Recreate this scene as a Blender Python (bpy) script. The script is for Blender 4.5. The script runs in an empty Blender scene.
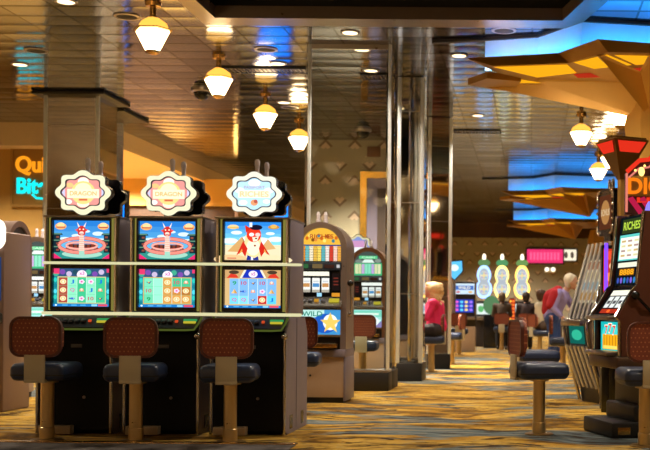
import bpy, bmesh, math, random
from mathutils import Vector, Matrix
random.seed(7)
S = bpy.context.scene
COL = S.collection
PI = math.pi
F, CX, CY, H, ROLL = 1100.0, 530.0, 310.0, 1.033, 0.0085
ZC = 4.353                       # ceiling height

def at(px, py, Y):
    """a point of the photograph at a known distance -> a place in the room"""
    dx, dy = px - CX, py - CY
    return Vector(((dx + dy * ROLL) * Y / F, Y, H - (dy - dx * ROLL) * Y / F))
def atz(px, py, z):
    """a point of the photograph at a known height -> a place in the room"""
    dx, dy = px - CX, py - CY
    Y = (H - z) * F / (dy - dx * ROLL)
    return Vector(((dx + dy * ROLL) * Y / F, Y, z))

def lin(c):
    if isinstance(c, str):
        c = c.lstrip('#'); c = [int(c[i:i+2], 16) / 255 for i in (0, 2, 4)]
    return tuple(x / 12.92 if x <= .04045 else ((x + .055) / 1.055) ** 2.4 for x in c)

# ------------------------------------------------------------------ materials
MATS = {}
class NT:
    def __init__(s, name):
        s.m = bpy.data.materials.new(name); s.m.use_nodes = True
        s.t = s.m.node_tree; s.t.nodes.clear()
        s.out = s.t.nodes.new('ShaderNodeOutputMaterial')
    def n(s, typ, **kw):
        nd = s.t.nodes.new('ShaderNode' + typ)
        for k, v in kw.items(): setattr(nd, k, v)
        return nd
    def set(s, inp, v):
        if hasattr(v, 'is_output') or isinstance(v, bpy.types.NodeSocket): s.t.links.new(v, inp)
        elif v is not None: inp.default_value = v
    def math(s, op, a, b=None, c=None):
        nd = s.n('Math', operation=op); s.set(nd.inputs[0], a)
        if b is not None: s.set(nd.inputs[1], b)
        if c is not None: s.set(nd.inputs[2], c)
        return nd.outputs[0]
    def vmath(s, op, a, b=None):
        nd = s.n('VectorMath', operation=op); s.set(nd.inputs[0], a)
        if b is not None: s.set(nd.inputs[1], b)
        return nd.outputs[0]
    def mix(s, f, a, b):
        nd = s.n('Mix', data_type='RGBA'); s.set(nd.inputs[0], f)
        s.set(nd.inputs[6], a if not isinstance(a, tuple) else (*a[:3], 1))
        s.set(nd.inputs[7], b if not isinstance(b, tuple) else (*b[:3], 1))
        return nd.outputs[2]
    def noise(s, vec, scale, detail=2, rough=.5, dist=0):
        nd = s.n('TexNoise'); s.set(nd.inputs['Vector'], vec)
        nd.inputs['Scale'].default_value = scale; nd.inputs['Detail'].default_value = detail
        nd.inputs['Roughness'].default_value = rough; nd.inputs['Distortion'].default_value = dist
        return nd
    def ramp(s, f, stops):
        nd = s.n('ValToRGB'); s.set(nd.inputs[0], f)
        e = nd.color_ramp.elements
        while len(e) < len(stops): e.new(.5)
        for i, (p, c) in enumerate(stops):
            e[i].position = p; e[i].color = (*c[:3], 1)
        return nd.outputs[0]
    def mapping(s, vec, scale=(1, 1, 1), rot=(0, 0, 0)):
        nd = s.n('Mapping'); s.set(nd.inputs[0], vec)
        nd.inputs['Scale'].default_value = scale; nd.inputs['Rotation'].default_value = rot
        return nd.outputs[0]
    def coord(s, which='Object'): return s.n('TexCoord').outputs[which]
    def sep(s, v):
        nd = s.n('SeparateXYZ'); s.set(nd.inputs[0], v); return nd.outputs
    def bsdf(s, color, rough=.5, metal=0, normal=None, spec=None, coat=0, emis=None, es=0):
        b = s.n('BsdfPrincipled')
        s.set(b.inputs['Base Color'], (*color, 1) if isinstance(color, tuple) else color)
        s.set(b.inputs['Roughness'], rough); s.set(b.inputs['Metallic'], metal)
        if normal is not None: s.set(b.inputs['Normal'], normal)
        if spec is not None: s.set(b.inputs['Specular IOR Level'], spec)
        if coat: b.inputs['Coat Weight'].default_value = coat; b.inputs['Coat Roughness'].default_value = .12
        if emis: b.inputs['Emission Color'].default_value = (*emis, 1); b.inputs['Emission Strength'].default_value = es
        s.t.links.new(b.outputs[0], s.out.inputs[0]); return b
    def bump(s, h, strength=.3, dist=.01):
        nd = s.n('Bump'); s.set(nd.inputs['Height'], h)
        nd.inputs['Strength'].default_value = strength; nd.inputs['Distance'].default_value = dist
        return nd.outputs[0]

def mat(key, color, rough=.5, metal=0, vary=.06, spec=None, coat=0, nscale=9.0):
    """plain procedural surface with a faint mottle"""
    if key in MATS: return MATS[key]
    t = NT(key); c = lin(color)
    nz = t.noise(t.coord(), nscale, 3)
    a = tuple(x * (1 - vary) for x in c); b = tuple(min(1, x * (1 + vary)) for x in c)
    col = t.mix(nz.outputs[0], a, b)
    r = t.math('MULTIPLY_ADD', nz.outputs[0], .12, rough - .06 if rough > .07 else rough)
    t.bsdf(col, r, metal, spec=spec, coat=coat)
    MATS[key] = t.m; return t.m
def glow(key, color, strength):
    if key in MATS: return MATS[key]
    t = NT(key); e = t.n('Emission'); e.inputs[0].default_value = (*lin(color), 1); e.inputs[1].default_value = strength
    t.t.links.new(e.outputs[0], t.out.inputs[0]); MATS[key] = t.m; return t.m
def picmat(strength=1.25, key='lit_picture'):
    if key in MATS: return MATS[key]
    t = NT(key); a = t.n('Attribute', attribute_name='Col')
    e = t.n('Emission'); t.t.links.new(a.outputs[0], e.inputs[0]); e.inputs[1].default_value = strength
    t.t.links.new(e.outputs[0], t.out.inputs[0]); MATS[key] = t.m; return t.m
def printmat():
    if 'printed' in MATS: return MATS['printed']
    t = NT('printed'); a = t.n('Attribute', attribute_name='Col'); t.bsdf(a.outputs[0], .5); MATS['printed'] = t.m; return t.m

def m_ceiling():
    t = NT('bronze_ceiling_panels')
    co = t.coord(); x, y, z = t.sep(co)
    u = t.math('DIVIDE', x, .59); v = t.math('DIVIDE', y, .42)
    fu, fv = t.math('FRACT', u), t.math('FRACT', v)
    du = t.math('MULTIPLY', t.math('MINIMUM', fu, t.math('SUBTRACT', 1, fu)), .59)
    dv = t.math('MULTIPLY', t.math('MINIMUM', fv, t.math('SUBTRACT', 1, fv)), .42)
    seam = t.math('MAXIMUM', t.math('LESS_THAN', du, .013), t.math('LESS_THAN', dv, .03))
    cb = t.n('CombineXYZ'); t.set(cb.inputs[0], t.math('FLOOR', u)); t.set(cb.inputs[1], t.math('FLOOR', v))
    wn = t.n('TexWhiteNoise'); t.set(wn.inputs[0], cb.outputs[0])
    jit = t.vmath('SCALE', t.vmath('SUBTRACT', wn.outputs[1], (.5, .5, .5))); jit.node.inputs['Scale'].default_value = .014
    big = t.noise(co, .8, 1)
    sw = t.vmath('SCALE', t.vmath('SUBTRACT', big.outputs[1], (.5, .5, .5))); sw.node.inputs['Scale'].default_value = .018
    cush = t.n('CombineXYZ')
    t.set(cush.inputs[1], t.math('MULTIPLY', t.math('SUBTRACT', fv, .5), .05))
    g = t.n('NewGeometry')
    nn = t.vmath('NORMALIZE', t.vmath('ADD', t.vmath('ADD', g.outputs['Normal'], jit), t.vmath('ADD', sw, cush.outputs[0])))
    tone = t.mix(wn.outputs[0], lin((.38, .41, .50)), lin((.62, .66, .76)))
    col = t.mix(seam, tone, lin((.09, .07, .06)))
    t.bsdf(col, t.math('MULTIPLY_ADD', wn.outputs[0], .05, .09), .97, nn)
    return t.m
def m_carpet():
    t = NT('swirled_gold_carpet')
    co = t.coord()
    w = t.noise(co, .55, 2, .5)
    warp = t.vmath('ADD', co, t.vmath('SCALE', w.outputs[1])); warp.node.inputs[1].links[0].from_node.inputs['Scale'].default_value = 1.6
    a = t.noise(t.mapping(warp, (1.0, 3.2, 1), (0, 0, .35)), .85, 4, .6, .6)
    b = t.noise(t.mapping(warp, (.8, 2.2, 1), (0, 0, -.3)), .75, 3, .55, .4)
    c = t.noise(t.mapping(warp, (1.6, 6.0, 1), (0, 0, .15)), 1.6, 3, .6, .3)
    gold = t.ramp(a.outputs[0], [(.30, lin('#362610')), (.41, lin('#76531c')), (.48, lin('#b0842e')), (.56, lin('#c9a24a')), (.66, lin('#75561f'))])
    blue = t.ramp(c.outputs[0], [(.35, lin('#34383c')), (.52, lin('#5f6a6c')), (.7, lin('#96907a'))])
    mask = t.ramp(b.outputs[0], [(.52, (0, 0, 0)), (.57, (1, 1, 1))])
    m1 = t.mix(mask, gold, blue)
    dark = t.ramp(c.outputs[0], [(.38, (1, 1, 1)), (.43, (0, 0, 0))])
    m2 = t.mix(dark, m1, lin('#3f2a12'))
    fl = t.noise(t.mapping(co, (1, 2.2, 1), (0, 0, .6)), 7.5, 3, .65, .5)
    fleck = t.ramp(fl.outputs[0], [(.34, (1, 1, 1)), (.43, (0, 0, 0))]); fleck2 = t.ramp(fl.outputs[0], [(.58, (0, 0, 0)), (.66, (1, 1, 1))])
    m2 = t.mix(t.math('MULTIPLY', fleck, .62), m2, lin('#4a3416')); m2 = t.mix(t.math('MULTIPLY', fleck2, .55), m2, lin('#6f7674'))
    pile = t.noise(co, 160, 2)
    t.bsdf(m2, .95, 0, t.bump(pile.outputs[0], .4, .004), spec=.1)
    return t.m
def m_greycarpet():
    t = NT('grey_violet_carpet'); co = t.coord()
    a = t.noise(co, 4, 4, .6)
    t.bsdf(t.ramp(a.outputs[0], [(.35, lin('#3c3630')), (.6, lin('#77706c'))]), .95, 0, t.bump(t.noise(co, 150).outputs[0], .4, .004), spec=.1)
    return t.m
def m_wallpaper():
    t = NT('heart_and_chevron_wallpaper'); co = t.coord(); x, y, z = t.sep(co)
    base = t.mix(t.noise(co, 5, 4, .6).outputs[0], lin('#8f8670'), lin('#9e947c'))
    col = base
    for ox, oz, sgn in ((0, 0, 1), (.5, .42, -1)):
        fx = t.math('MULTIPLY', t.math('ABSOLUTE', t.math('SUBTRACT', t.math('FRACT', t.math('ADD', t.math('DIVIDE', x, .58), ox)), .5)), .58)
        fz = t.math('MULTIPLY', t.math('SUBTRACT', t.math('FRACT', t.math('ADD', t.math('DIVIDE', z, .70), oz)), .5), .70 * sgn)
        e = t.math('SUBTRACT', fz, fx)                      # V: above |x|
        tri = t.math('MULTIPLY', t.math('GREATER_THAN', e, -.12), t.math('LESS_THAN', t.math('ADD', fz, t.math('MULTIPLY', fx, .3)), .07))
        inn = t.math('MULTIPLY', t.math('GREATER_THAN', e, -.055), t.math('LESS_THAN', t.math('ADD', fz, t.math('MULTIPLY', t.math('ABSOLUTE', t.math('SUBTRACT', fx, .042)), .8)), .085))
        col = t.mix(tri, col, lin('#77644f')); col = t.mix(inn, col, lin('#bda58e'))
    t.bsdf(col, .75, 0); return t.m
def m_weave():
    t = NT('dotted_brown_upholstery'); co = t.coord(); x, y, z = t.sep(co)
    u = t.math('DIVIDE', x, .030); v = t.math('DIVIDE', z, .034)
    r = t.math('FLOOR', v)
    fu = t.math('SUBTRACT', t.math('FRACT', t.math('ADD', u, t.math('MULTIPLY', r, .5))), .5)
    fv = t.math('SUBTRACT', t.math('FRACT', v), .5)
    d = t.math('SQRT', t.math('ADD', t.math('MULTIPLY', fu, fu), t.math('MULTIPLY', fv, fv)))
    dot = t.math('LESS_THAN', d, .17)
    base = t.mix(t.noise(co, 40, 2).outputs[0], lin('#7a3a2b'), lin('#944c36'))
    t.bsdf(t.mix(dot, base, lin('#c07c4e')), .55, 0, spec=.35); return t.m
def m_glass():
    t = NT('clear_glass'); tr = t.n('BsdfTransparent'); tr.inputs[0].default_value = (.90, .93, .92, 1)
    gl = t.n('BsdfGlossy'); gl.inputs[0].default_value = (1, 1, 1, 1); gl.inputs[1].default_value = .01
    fr = t.n('Fresnel'); fr.inputs[0].default_value = 1.45
    mx = t.n('MixShader'); t.set(mx.inputs[0], t.math('MULTIPLY', fr.outputs[0], .1)); t.t.links.new(tr.outputs[0], mx.inputs[1]); t.t.links.new(gl.outputs[0], mx.inputs[2])
    t.t.links.new(mx.outputs[0], t.out.inputs[0]); return t.m
def m_mirror():
    t = NT('smoked_mirror'); nz = t.noise(t.coord(), 1.4, 1)
    sw = t.vmath('SCALE', t.vmath('SUBTRACT', nz.outputs[1], (.5, .5, .5))); sw.node.inputs['Scale'].default_value = .014
    g = t.n('NewGeometry'); nn = t.vmath('NORMALIZE', t.vmath('ADD', g.outputs['Normal'], sw))
    t.bsdf(lin((.80, .78, .74)), .04, 1.0, nn); return t.m

CEIL, CARPET, GREYC, PAPER, WEAVE, GLASS, MIRROR = m_ceiling(), m_carpet(), m_greycarpet(), m_wallpaper(), m_weave(), m_glass(), m_mirror()
BLACK = mat('black_cabinet', '#060505', .5, spec=.18)
BEZEL = mat('black_bezel', '#08080a', .25)
GREY = mat('grey_side_panel', '#7d727c', .45, .05)
CHROME = mat('chrome', '#cfcac6', .12, 1)
STEEL = mat('brushed_steel', '#a49a90', .3, 1)
BRASS = mat('brass', '#b98f4e', .25, 1)
GOLD = mat('gold_paint', '#a97f3c', .42, .35)
DGOLD = mat('dull_gold_paint', '#9a6a1a', .4, .4)
BRONZE = mat('bronze_cabinet', '#8a6a50', .32, .75)
TAUPE = mat('taupe_cabinet', '#8d7468', .4, .35)
BEIGE = mat('beige_laminate', '#b2967a', .5)
NAVY = mat('navy_vinyl', '#25324f', .4, coat=.15)
PIPING = mat('brown_piping', '#5b2a1e', .4)
CREAM = mat('cream_metal', '#c4b694', .45, .1)
DARK = mat('dark_trim', '#191513', .5)
PLASTER = mat('beige_plaster', '#d3b688', .8)
GOLDWALL = mat('gold_wall_paint', '#b98f45', .75)
BROWN = mat('brown_panel', '#5a3122', .35, coat=.25)

# ------------------------------------------------------------------ meshes
def link(o, parent=None):
    COL.objects.link(o)
    if parent is not None: o.parent = parent
    return o
class MB:
    """collects shapes into one mesh"""
    def __init__(s): s.bm = bmesh.new(); s.mi = 0
    def _fin(s, faces):
        for f in faces: f.material_index = s.mi
    def box(s, x0, x1, y0, y1, z0, z1, bev=0, seg=2, M=None):
        b = bmesh.new(); bmesh.ops.create_cube(b, size=1)
        bmesh.ops.scale(b, vec=(abs(x1 - x0), abs(y1 - y0), abs(z1 - z0)), verts=b.verts)
        bmesh.ops.translate(b, vec=((x0 + x1) / 2, (y0 + y1) / 2, (z0 + z1) / 2), verts=b.verts)
        if bev: bmesh.ops.bevel(b, geom=list(b.edges), offset=bev, segments=seg, affect='EDGES', profile=.5)
        return s.merge(b, M)
    def merge(s, b, M=None):
        if M is not None: bmesh.ops.transform(b, matrix=M, verts=b.verts)
        bmesh.ops.recalc_face_normals(b, faces=b.faces)
        mp = {}
        for v in b.verts: mp[v] = s.bm.verts.new(v.co)
        for f in b.faces:
            try: nf = s.bm.faces.new([mp[v] for v in f.verts]); nf.material_index = s.mi; nf.smooth = f.smooth
            except ValueError: pass
        b.free(); return s
    def prism(s, pts, a0, a1, axis='y', bev=0, M=None, smooth=False):
        """pts: outline; extruded along axis between a0 and a1.  axis y: pts=(x,z); axis x: pts=(y,z); axis z: pts=(x,y)"""
        b = bmesh.new()
        def P(p, a): return {'y': (p[0], a, p[1]), 'x': (a, p[0], p[1]), 'z': (p[0], p[1], a)}[axis]
        v0 = [b.verts.new(P(p, a0)) for p in pts]; v1 = [b.verts.new(P(p, a1)) for p in pts]
        b.faces.new(v0); b.faces.new(v1[::-1]); n = len(pts)
        for i in range(n):
            f = b.faces.new([v0[i], v1[i], v1[(i + 1) % n], v0[(i + 1) % n]]); f.smooth = smooth
        if bev:
            es = [e for e in b.edges if all(len(f.verts) == n and n > 4 or True for f in e.link_faces) and (e.verts[0] in v0) == (e.verts[1] in v0)]
            bmesh.ops.bevel(b, geom=es, offset=bev, segments=2, affect='EDGES')
        return s.merge(b, M)
    def ring(s, outer, inner, a0, a1, axis='y', M=None):
        """a flat band between two outlines with the same number of points, extruded"""
        b = bmesh.new(); n = len(outer)
        def P(p, a): return {'y': (p[0], a, p[1]), 'x': (a, p[0], p[1]), 'z': (p[0], p[1], a)}[axis]
        o0 = [b.verts.new(P(p, a0)) for p in outer]; i0 = [b.verts.new(P(p, a0)) for p in inner]
        o1 = [b.verts.new(P(p, a1)) for p in outer]; i1 = [b.verts.new(P(p, a1)) for p in inner]
        for k in range(n):
            j = (k + 1) % n
            b.faces.new([o0[k], o0[j], i0[j], i0[k]]); b.faces.new([o1[k], i1[k], i1[j], o1[j]])
            b.faces.new([o0[k], o1[k], o1[j], o0[j]]); b.faces.new([i0[k], i0[j], i1[j], i1[k]])
        return s.merge(b, M)
    def lathe(s, prof, n=24, c=(0, 0, 0), M=None, smooth=True):
        b = bmesh.new(); rings = []
        for r, z in prof:
            rings.append([b.verts.new((c[0] + r * math.cos(2 * PI * k / n), c[1] + r * math.sin(2 * PI * k / n), c[2] + z)) for k in range(n)])
        for i in range(len(rings) - 1):
            for k in range(n):
                f = b.faces.new([rings[i][k], rings[i][(k + 1) % n], rings[i + 1][(k + 1) % n], rings[i + 1][k]]); f.smooth = smooth
        b.faces.new(rings[0][::-1]); b.faces.new(rings[-1])
        return s.merge(b, M)
    def tube(s, pts, r, n=10, r2=None):
        pts = [Vector(p) for p in pts]; b = bmesh.new(); rings = []
        for i, p in enumerate(pts):
            d = (pts[min(i + 1, len(pts) - 1)] - pts[max(i - 1, 0)]).normalized()
            u = d.cross(Vector((0, 0, 1)) if abs(d.z) < .9 else Vector((1, 0, 0))).normalized(); w = d.cross(u)
            rr = r if r2 is None else r + (r2 - r) * i / (len(pts) - 1)
            rings.append([b.verts.new(p + (u * math.cos(2 * PI * k / n) + w * math.sin(2 * PI * k / n)) * rr) for k in range(n)])
        for i in range(len(rings) - 1):
            for k in range(n):
                f = b.faces.new([rings[i][k], rings[i][(k + 1) % n], rings[i + 1][(k + 1) % n], rings[i + 1][k]]); f.smooth = True
        b.faces.new(rings[0][::-1]); b.faces.new(rings[-1])
        return s.merge(b)
    def ball(s, c, r, sc=(1, 1, 1), u=16, v=10, M=None):
        b = bmesh.new(); bmesh.ops.create_uvsphere(b, u_segments=u, v_segments=v, radius=r)
        bmesh.ops.scale(b, vec=sc, verts=b.verts)
        if M is not None: bmesh.ops.transform(b, matrix=M, verts=b.verts)
        bmesh.ops.translate(b, vec=c, verts=b.verts)
        for f in b.faces: f.smooth = True
        return s.merge(b)
    def capsule(s, p0, p1, r0, r1):
        p0, p1 = Vector(p0), Vector(p1)
        s.ball(p0, r0, u=12, v=8); s.ball(p1, r1, u=12, v=8)
        if (p1 - p0).length > 1e-4:
            s.tube([p0, p1], r0, 12, r1)
        return s
    def face(s, pts):
        f = s.bm.faces.new([s.bm.verts.new(p) for p in pts]); f.material_index = s.mi; return s
    def build(s, name, mats, parent=None, loc=(0, 0, 0), rot=(0, 0, 0), smooth_angle=None):
        me = bpy.data.meshes.new(name); s.bm.to_mesh(me); s.bm.free()
        for m in (mats if isinstance(mats, (list, tuple)) else [mats]): me.materials.append(m)
        me.polygons.foreach_set('use_smooth', [True] * len(me.polygons)); me.set_sharp_from_angle(angle=math.radians(38))
        o = bpy.data.objects.new(name, me); o.location = loc; o.rotation_euler = rot
        return link(o, parent)
def tag(o, label=None, cat=None, group=None, kind=None):
    if label: o['label'] = label
    if cat: o['category'] = cat
    if group: o['group'] = group
    if kind: o['kind'] = kind
    return o
def thing(name, label, cat, loc=(0, 0, 0), rz=0, group=None):
    o = bpy.data.objects.new(name, None); o.empty_display_size = .1
    o.location = loc; o.rotation_euler = (0, 0, rz); COL.objects.link(o)
    return tag(o, label, cat, group)
def struct(name, mb, mats): return tag(mb.build(name, mats), kind='structure')
def children_of(o): return [c for c in bpy.data.objects if c.parent == o]
def dup(root, loc, rz, label, group=None):
    def rec(o, parent):
        c = o.copy(); COL.objects.link(c); c.parent = parent
        for ch in children_of(o): rec(ch, c)
        return c
    r = rec(root, None); r.location = loc; r.rotation_euler = (0, 0, rz); r['label'] = label
    if group: r['group'] = group
    return r
def rrect(w, h, r, n=5, cx=0, cz=0):
    pts = []
    for sx, sz, a0 in ((1, 1, 0), (-1, 1, 90), (-1, -1, 180), (1, -1, 270)):
        for k in range(n + 1):
            a = math.radians(a0 + 90 * k / n)
            pts.append((cx + sx * (w / 2 - r) + r * math.cos(a), cz + sz * (h / 2 - r) + r * math.sin(a)))
    return pts
_tx = {}
def text_mesh(s, off=.02):
    if s in _tx: return _tx[s]
    cu = bpy.data.curves.new('lettering', 'FONT'); cu.body = s; cu.align_x = 'CENTER'; cu.offset = off
    o = bpy.data.objects.new('lettering', cu); COL.objects.link(o)
    dg = bpy.context.evaluated_depsgraph_get(); me = bpy.data.meshes.new_from_object(o.evaluated_get(dg))
    vs = [v.co.xy.copy() for v in me.vertices]; fs = [tuple(p.vertices) for p in me.polygons]
    bpy.data.objects.remove(o); bpy.data.curves.remove(cu); bpy.data.meshes.remove(me)
    x0, x1 = min(v.x for v in vs), max(v.x for v in vs); y0, y1 = min(v.y for v in vs), max(v.y for v in vs)
    vs = [((v.x - (x0 + x1) / 2) / (x1 - x0), (v.y - (y0 + y1) / 2) / (y1 - y0)) for v in vs]
    _tx[s] = (vs, fs); return _tx[s]
class Pic:
    """a flat picture (a screen image, a lit glass, a printed panel) made of coloured outlines, facing -Y"""
    def __init__(s, w, h): s.w, s.h = w, h; s.V = []; s.Fc = []; s.C = []; s.k = 0
    def add(s, pts, col):
        i = len(s.V); s.k += 1
        s.V += [((p[0]) * s.w, -s.k * .00012, (p[1]) * s.h) for p in pts]
        s.Fc.append(tuple(range(i, i + len(pts)))); s.C.append(lin(col) if not isinstance(col, tuple) else col); return s
    poly = add
    def rect(s, x0, z0, x1, z1, col): return s.add([(x0, z0), (x1, z0), (x1, z1), (x0, z1)], col)
    def ell(s, cx, cz, rx, rz, col, n=20): return s.add([(cx + rx * math.cos(2 * PI * k / n), cz + rz * math.sin(2 * PI * k / n)) for k in range(n)], col)
    def grad(s, x0, z0, x1, z1, c0, c1, n=6):
        a, b = lin(c0), lin(c1)
        for k in range(n):
            t = (k + .5) / n
            s.rect(x0, z0 + (z1 - z0) * k / n, x1, z0 + (z1 - z0) * (k + 1) / n, tuple(a[i] + (b[i] - a[i]) * t for i in range(3)))
        return s
    def line(s, pts, wd, col):
        for (ax, az), (bx, bz) in zip(pts, pts[1:]):
            dx, dz = (bx - ax) * s.w, (bz - az) * s.h; L = math.hypot(dx, dz) or 1
            nx, nz = -dz / L * wd / 2 / s.w, dx / L * wd / 2 / s.h
            s.add([(ax + nx, az + nz), (ax - nx, az - nz), (bx - nx, bz - nz), (bx + nx, bz + nz)], col)
        return s
    def text(s, txt, cx, cz, w, h, col):
        vs, fs = text_mesh(txt); i = len(s.V); s.k += 1
        s.V += [((cx + v[0] * w) * s.w, -s.k * .00012, (cz + v[1] * h) * s.h) for v in vs]
        for f in fs: s.Fc.append(tuple(i + j for j in f)); s.C.append(lin(col))
        return s
    def build(s, name, parent=None, loc=(0, 0, 0), rot=(0, 0, 0), m=None):
        me = bpy.data.meshes.new(name); me.from_pydata(s.V, [], s.Fc)
        ca = me.color_attributes.new('Col', 'FLOAT_COLOR', 'CORNER')
        for p, c in zip(me.polygons, s.C):
            for li in p.loop_indices: ca.data[li].color = (*c, 1)
        me.materials.append(m or picmat()); o = bpy.data.objects.new(name, me); o.location = loc; o.rotation_euler = rot
        return link(o, parent)
def cart(w, h, amp=.083, n=8, N=96, grow=0):
    """scalloped cartouche outline"""
    out = []
    for k in range(N):
        a = 2 * PI * k / N; r = 1 + amp * math.cos(n * a)
        ex = .9; ca, sa = math.cos(a), math.sin(a)
        out.append(((w / 2 * r + grow) * math.copysign(abs(ca) ** ex, ca), (h / 2 * r + grow) * math.copysign(abs(sa) ** ex, sa)))
    return out

# ------------------------------------------------------------------ the setting
b = MB(); b.box(-18, 14, -7, 44, -.1, 0); struct('floor', b, CARPET)
b = MB(); b.box(-9, -1.75, 6.2, 8.26, 0, .006); struct('trim_1', b, GREYC)
b = MB(); b.box(-9, -1.75, 8.26, 8.34, 0, .014, .004); struct('trim_2', b, BRASS)
b = MB()
for poly in ([(-18, 12.6), (14, 12.6), (14, 44), (-18, 44)], [(-18, -7), (14, -7), (14, 4), (-18, 4)], [(-18, 4), (-3.72, 4), (-3.72, 12.6), (-18, 12.6)],
             [(1.6, 4), (14, 4), (14, 12.6), (.42, 12.6), (1.6, 8)]):
    b.face([(x, y, ZC) for x, y in poly][::-1])
struct('ceiling', b, CEIL)
hole = [(-3.72, 12.6), (.42, 12.6), (1.6, 8), (1.6, 4), (-3.72, 4)]
inset = [(-3.60, 12.46), (.34, 12.46), (1.46, 7.95), (1.46, 4.12), (-3.60, 4.12)]
b = MB(); n = len(hole)
for i in range(n):
    p, q = hole[i], hole[(i + 1) % n]; b.face([(p[0], p[1], ZC), (q[0], q[1], ZC), (q[0], q[1], ZC + .9), (p[0], p[1], ZC + .9)])
b.face([(p[0], p[1], ZC + .9) for p in hole]); struct('ceiling_recess', b, mat('dark_recess', '#17120d', .7))
b = MB(); b.ring([(x + (.14 if x > 0 else -.14) * .6, y + (.2 if y > 6 else -.1)) for x, y in hole], inset, ZC - .04, ZC + .1, 'z'); struct('trim_3', b, mat('bronze_trim', '#74655a', .3, .5))
b = MB(); b.box(-18, 14, 42, 42.3, 0, 3.78); struct('wall_back', b, PAPER)
b = MB(); b.box(-18, 14, 41.95, 42.3, 3.78, ZC); struct('trim_4', b, mat('dark_brown_frieze', '#4a2f16', .35, .4, .5, nscale=1.2))
b = MB(); b.box(-18.2, -18, -7, 44, 0, ZC); struct('wall_left', b, PLASTER)
b = MB(); b.box(14, 14.2, -7, 44, 0, ZC); struct('wall_right', b, PLASTER)
b = MB(); b.box(-18, 14, -7.2, -7, 0, ZC); struct('wall_front', b, mat('beige_wall', '#b89c74', .7))
# the wall with heart wallpaper behind the glass screen
WY = 21.7
b = MB(); b.box(-4.42, -2.05, WY, WY + 2.6, .12, ZC); struct('wall_middle', b, PAPER)
b = MB(); b.box(-4.43, -2.04, WY - .02, WY, 0, .12, .006); struct('baseboard_middle', b, DARK)
b = MB(); b.box(-4.46, -4.42, WY - .03, WY + .03, 0, ZC); struct('trim_5', b, CHROME)
# gilt doorway
L, T = at(361, 172, WY), at(375, 172, WY)
x0, x1, zt = L.x, L.x + 1.12, T.z
b = MB()
b.ring([(x0, 0), (x0, zt), (x1, zt), (x1, 0)], [(x0 + .13, 0), (x0 + .13, zt - .13), (x1 - .13, zt - .13), (x1 - .13, 0)], WY - .1, WY - .002)
fr = struct('door_1', b, mat('gilt_frame', '#c89a45', .25, .9, .2, nscale=3))
b = MB(); xi0, xi1, zi = x0 + .13, x1 - .13, zt - .13
b.face([(xi0, WY - .02, 0), (xi0, WY - .02, zi), (xi0 + .2, WY - .004, zi - .2), (xi0 + .2, WY - .004, 0)])
b.face([(xi0, WY - .02, zi), (xi1, WY - .02, zi), (xi1 - .2, WY - .004, zi - .2), (xi0 + .2, WY - .004, zi - .2)])
b.face([(xi1, WY - .02, 0), (xi1 - .2, WY - .004, 0), (xi1 - .2, WY - .004, zi - .2), (xi1, WY - .02, zi)])
b.build('reveal', mat('lilac_reveal', '#8b8296', .25, .6), fr)
b = MB(); b.box(xi0 + .2, xi1 - .2, WY - .012, WY - .003, .005, zi - .2); b.build('door_panel', mat('dark_door', '#3a2b22', .4), fr)
# exit plate on the wallpapered wall
p = at(374, 152, WY); b = MB(); b.box(p.x - .13, p.x + .13, WY - .05, WY, p.z - .1, p.z + .1, .012); o = b.build('wall_speaker', mat('brown_plate', '#6c4a33', .5))
tag(o, 'small square brown speaker high on the heart wallpaper above the gilt doorway', 'speaker')
# left: sign wall, soffits, cafe front
b = MB(); b.box(-18, -8.25, 20.4, 20.7, 0, ZC); struct('wall_cafe', b, GOLDWALL)
b = MB(); b.box(-18, -7.9, 19.9, 20.39, 3.93, ZC - .002); struct('trim_6', b, PLASTER)
b = MB(); b.box(-17.9, -7.72, 20.72, 40, 4.05, ZC - .002); b.box(-7.74, -7.70, 20.72, 40, 4.0, 4.09); struct('ceiling_soffit', b, PLASTER)
b = MB(); b.box(-17.9, -7.0, 25.9, 26.2, 3.42, 4.05); struct('wall_kiosk', b, GOLDWALL)
b = MB(); b.box(-17.9, -7.0, 26.0, 26.3, 0, 3.42); struct('wall_kiosk_lower', b, mat('dark_wood', '#3c2614', .5))

def column(name, label, x0, x1, y0, y1, plate=0, base=.26):
    t = thing(name, label, 'column', ((x0 + x1) / 2, (y0 + y1) / 2, 0)); w, d = (x1 - x0) / 2, (y1 - y0) / 2
    t['kind'] = 'thing'
    b = MB(); b.box(-w, w, -d, d, base, ZC - .01); b.build('mirror_cladding', MIRROR, t)
    b = MB(); b.box(-w - .02, w + .02, -d - .02, d + .02, 0, base, .006); b.build('base', DARK, t)
    for sx in (-1, 1):
        b = MB(); b.box(sx * w - .03, sx * w + .03, -d - .02, -d + .03, base, ZC - .012, .012); b.build('corner_trim', mat('bright_edge', '#e6eaea', .25, .35), t)
    b = MB()
    for z in (1.25, 2.55, 3.85): b.box(-w - .002, w + .002, -d - .004, d + .004, z - .006, z + .006)
    b.build('seam_trim', STEEL, t)
    if plate:
        b = MB(); b.box(-w - plate, w + plate, -d - plate, d + plate, ZC - .05, ZC - .004, .008); b.build('capital_plate', DARK, t)
    return t
column('mirror_column', 'wide mirror-clad column with dark ceiling plate, left of the others, behind the first slot machine', at(45, 200, 17.1).x, at(97, 200, 17.1).x, 17.1, 17.9, .16)
column('mirror_column', 'mirror-clad column just behind and right of the wide one beside the food sign', at(79, 200, 18.75).x, at(111, 200, 18.75).x, 18.75, 19.3, .33)
column('mirror_column', 'tall mirror-clad column on black base directly right of the glass screen', at(398, 300, 15.7).x, at(421, 300, 15.7).x, 15.7, 16.3)
column('mirror_column', 'farther mirror-clad column behind the woman in the pink jacket', at(425.5, 300, 19.0).x, at(446.5, 300, 19.0).x, 19.0, 19.5).rotation_euler.z = .22
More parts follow.
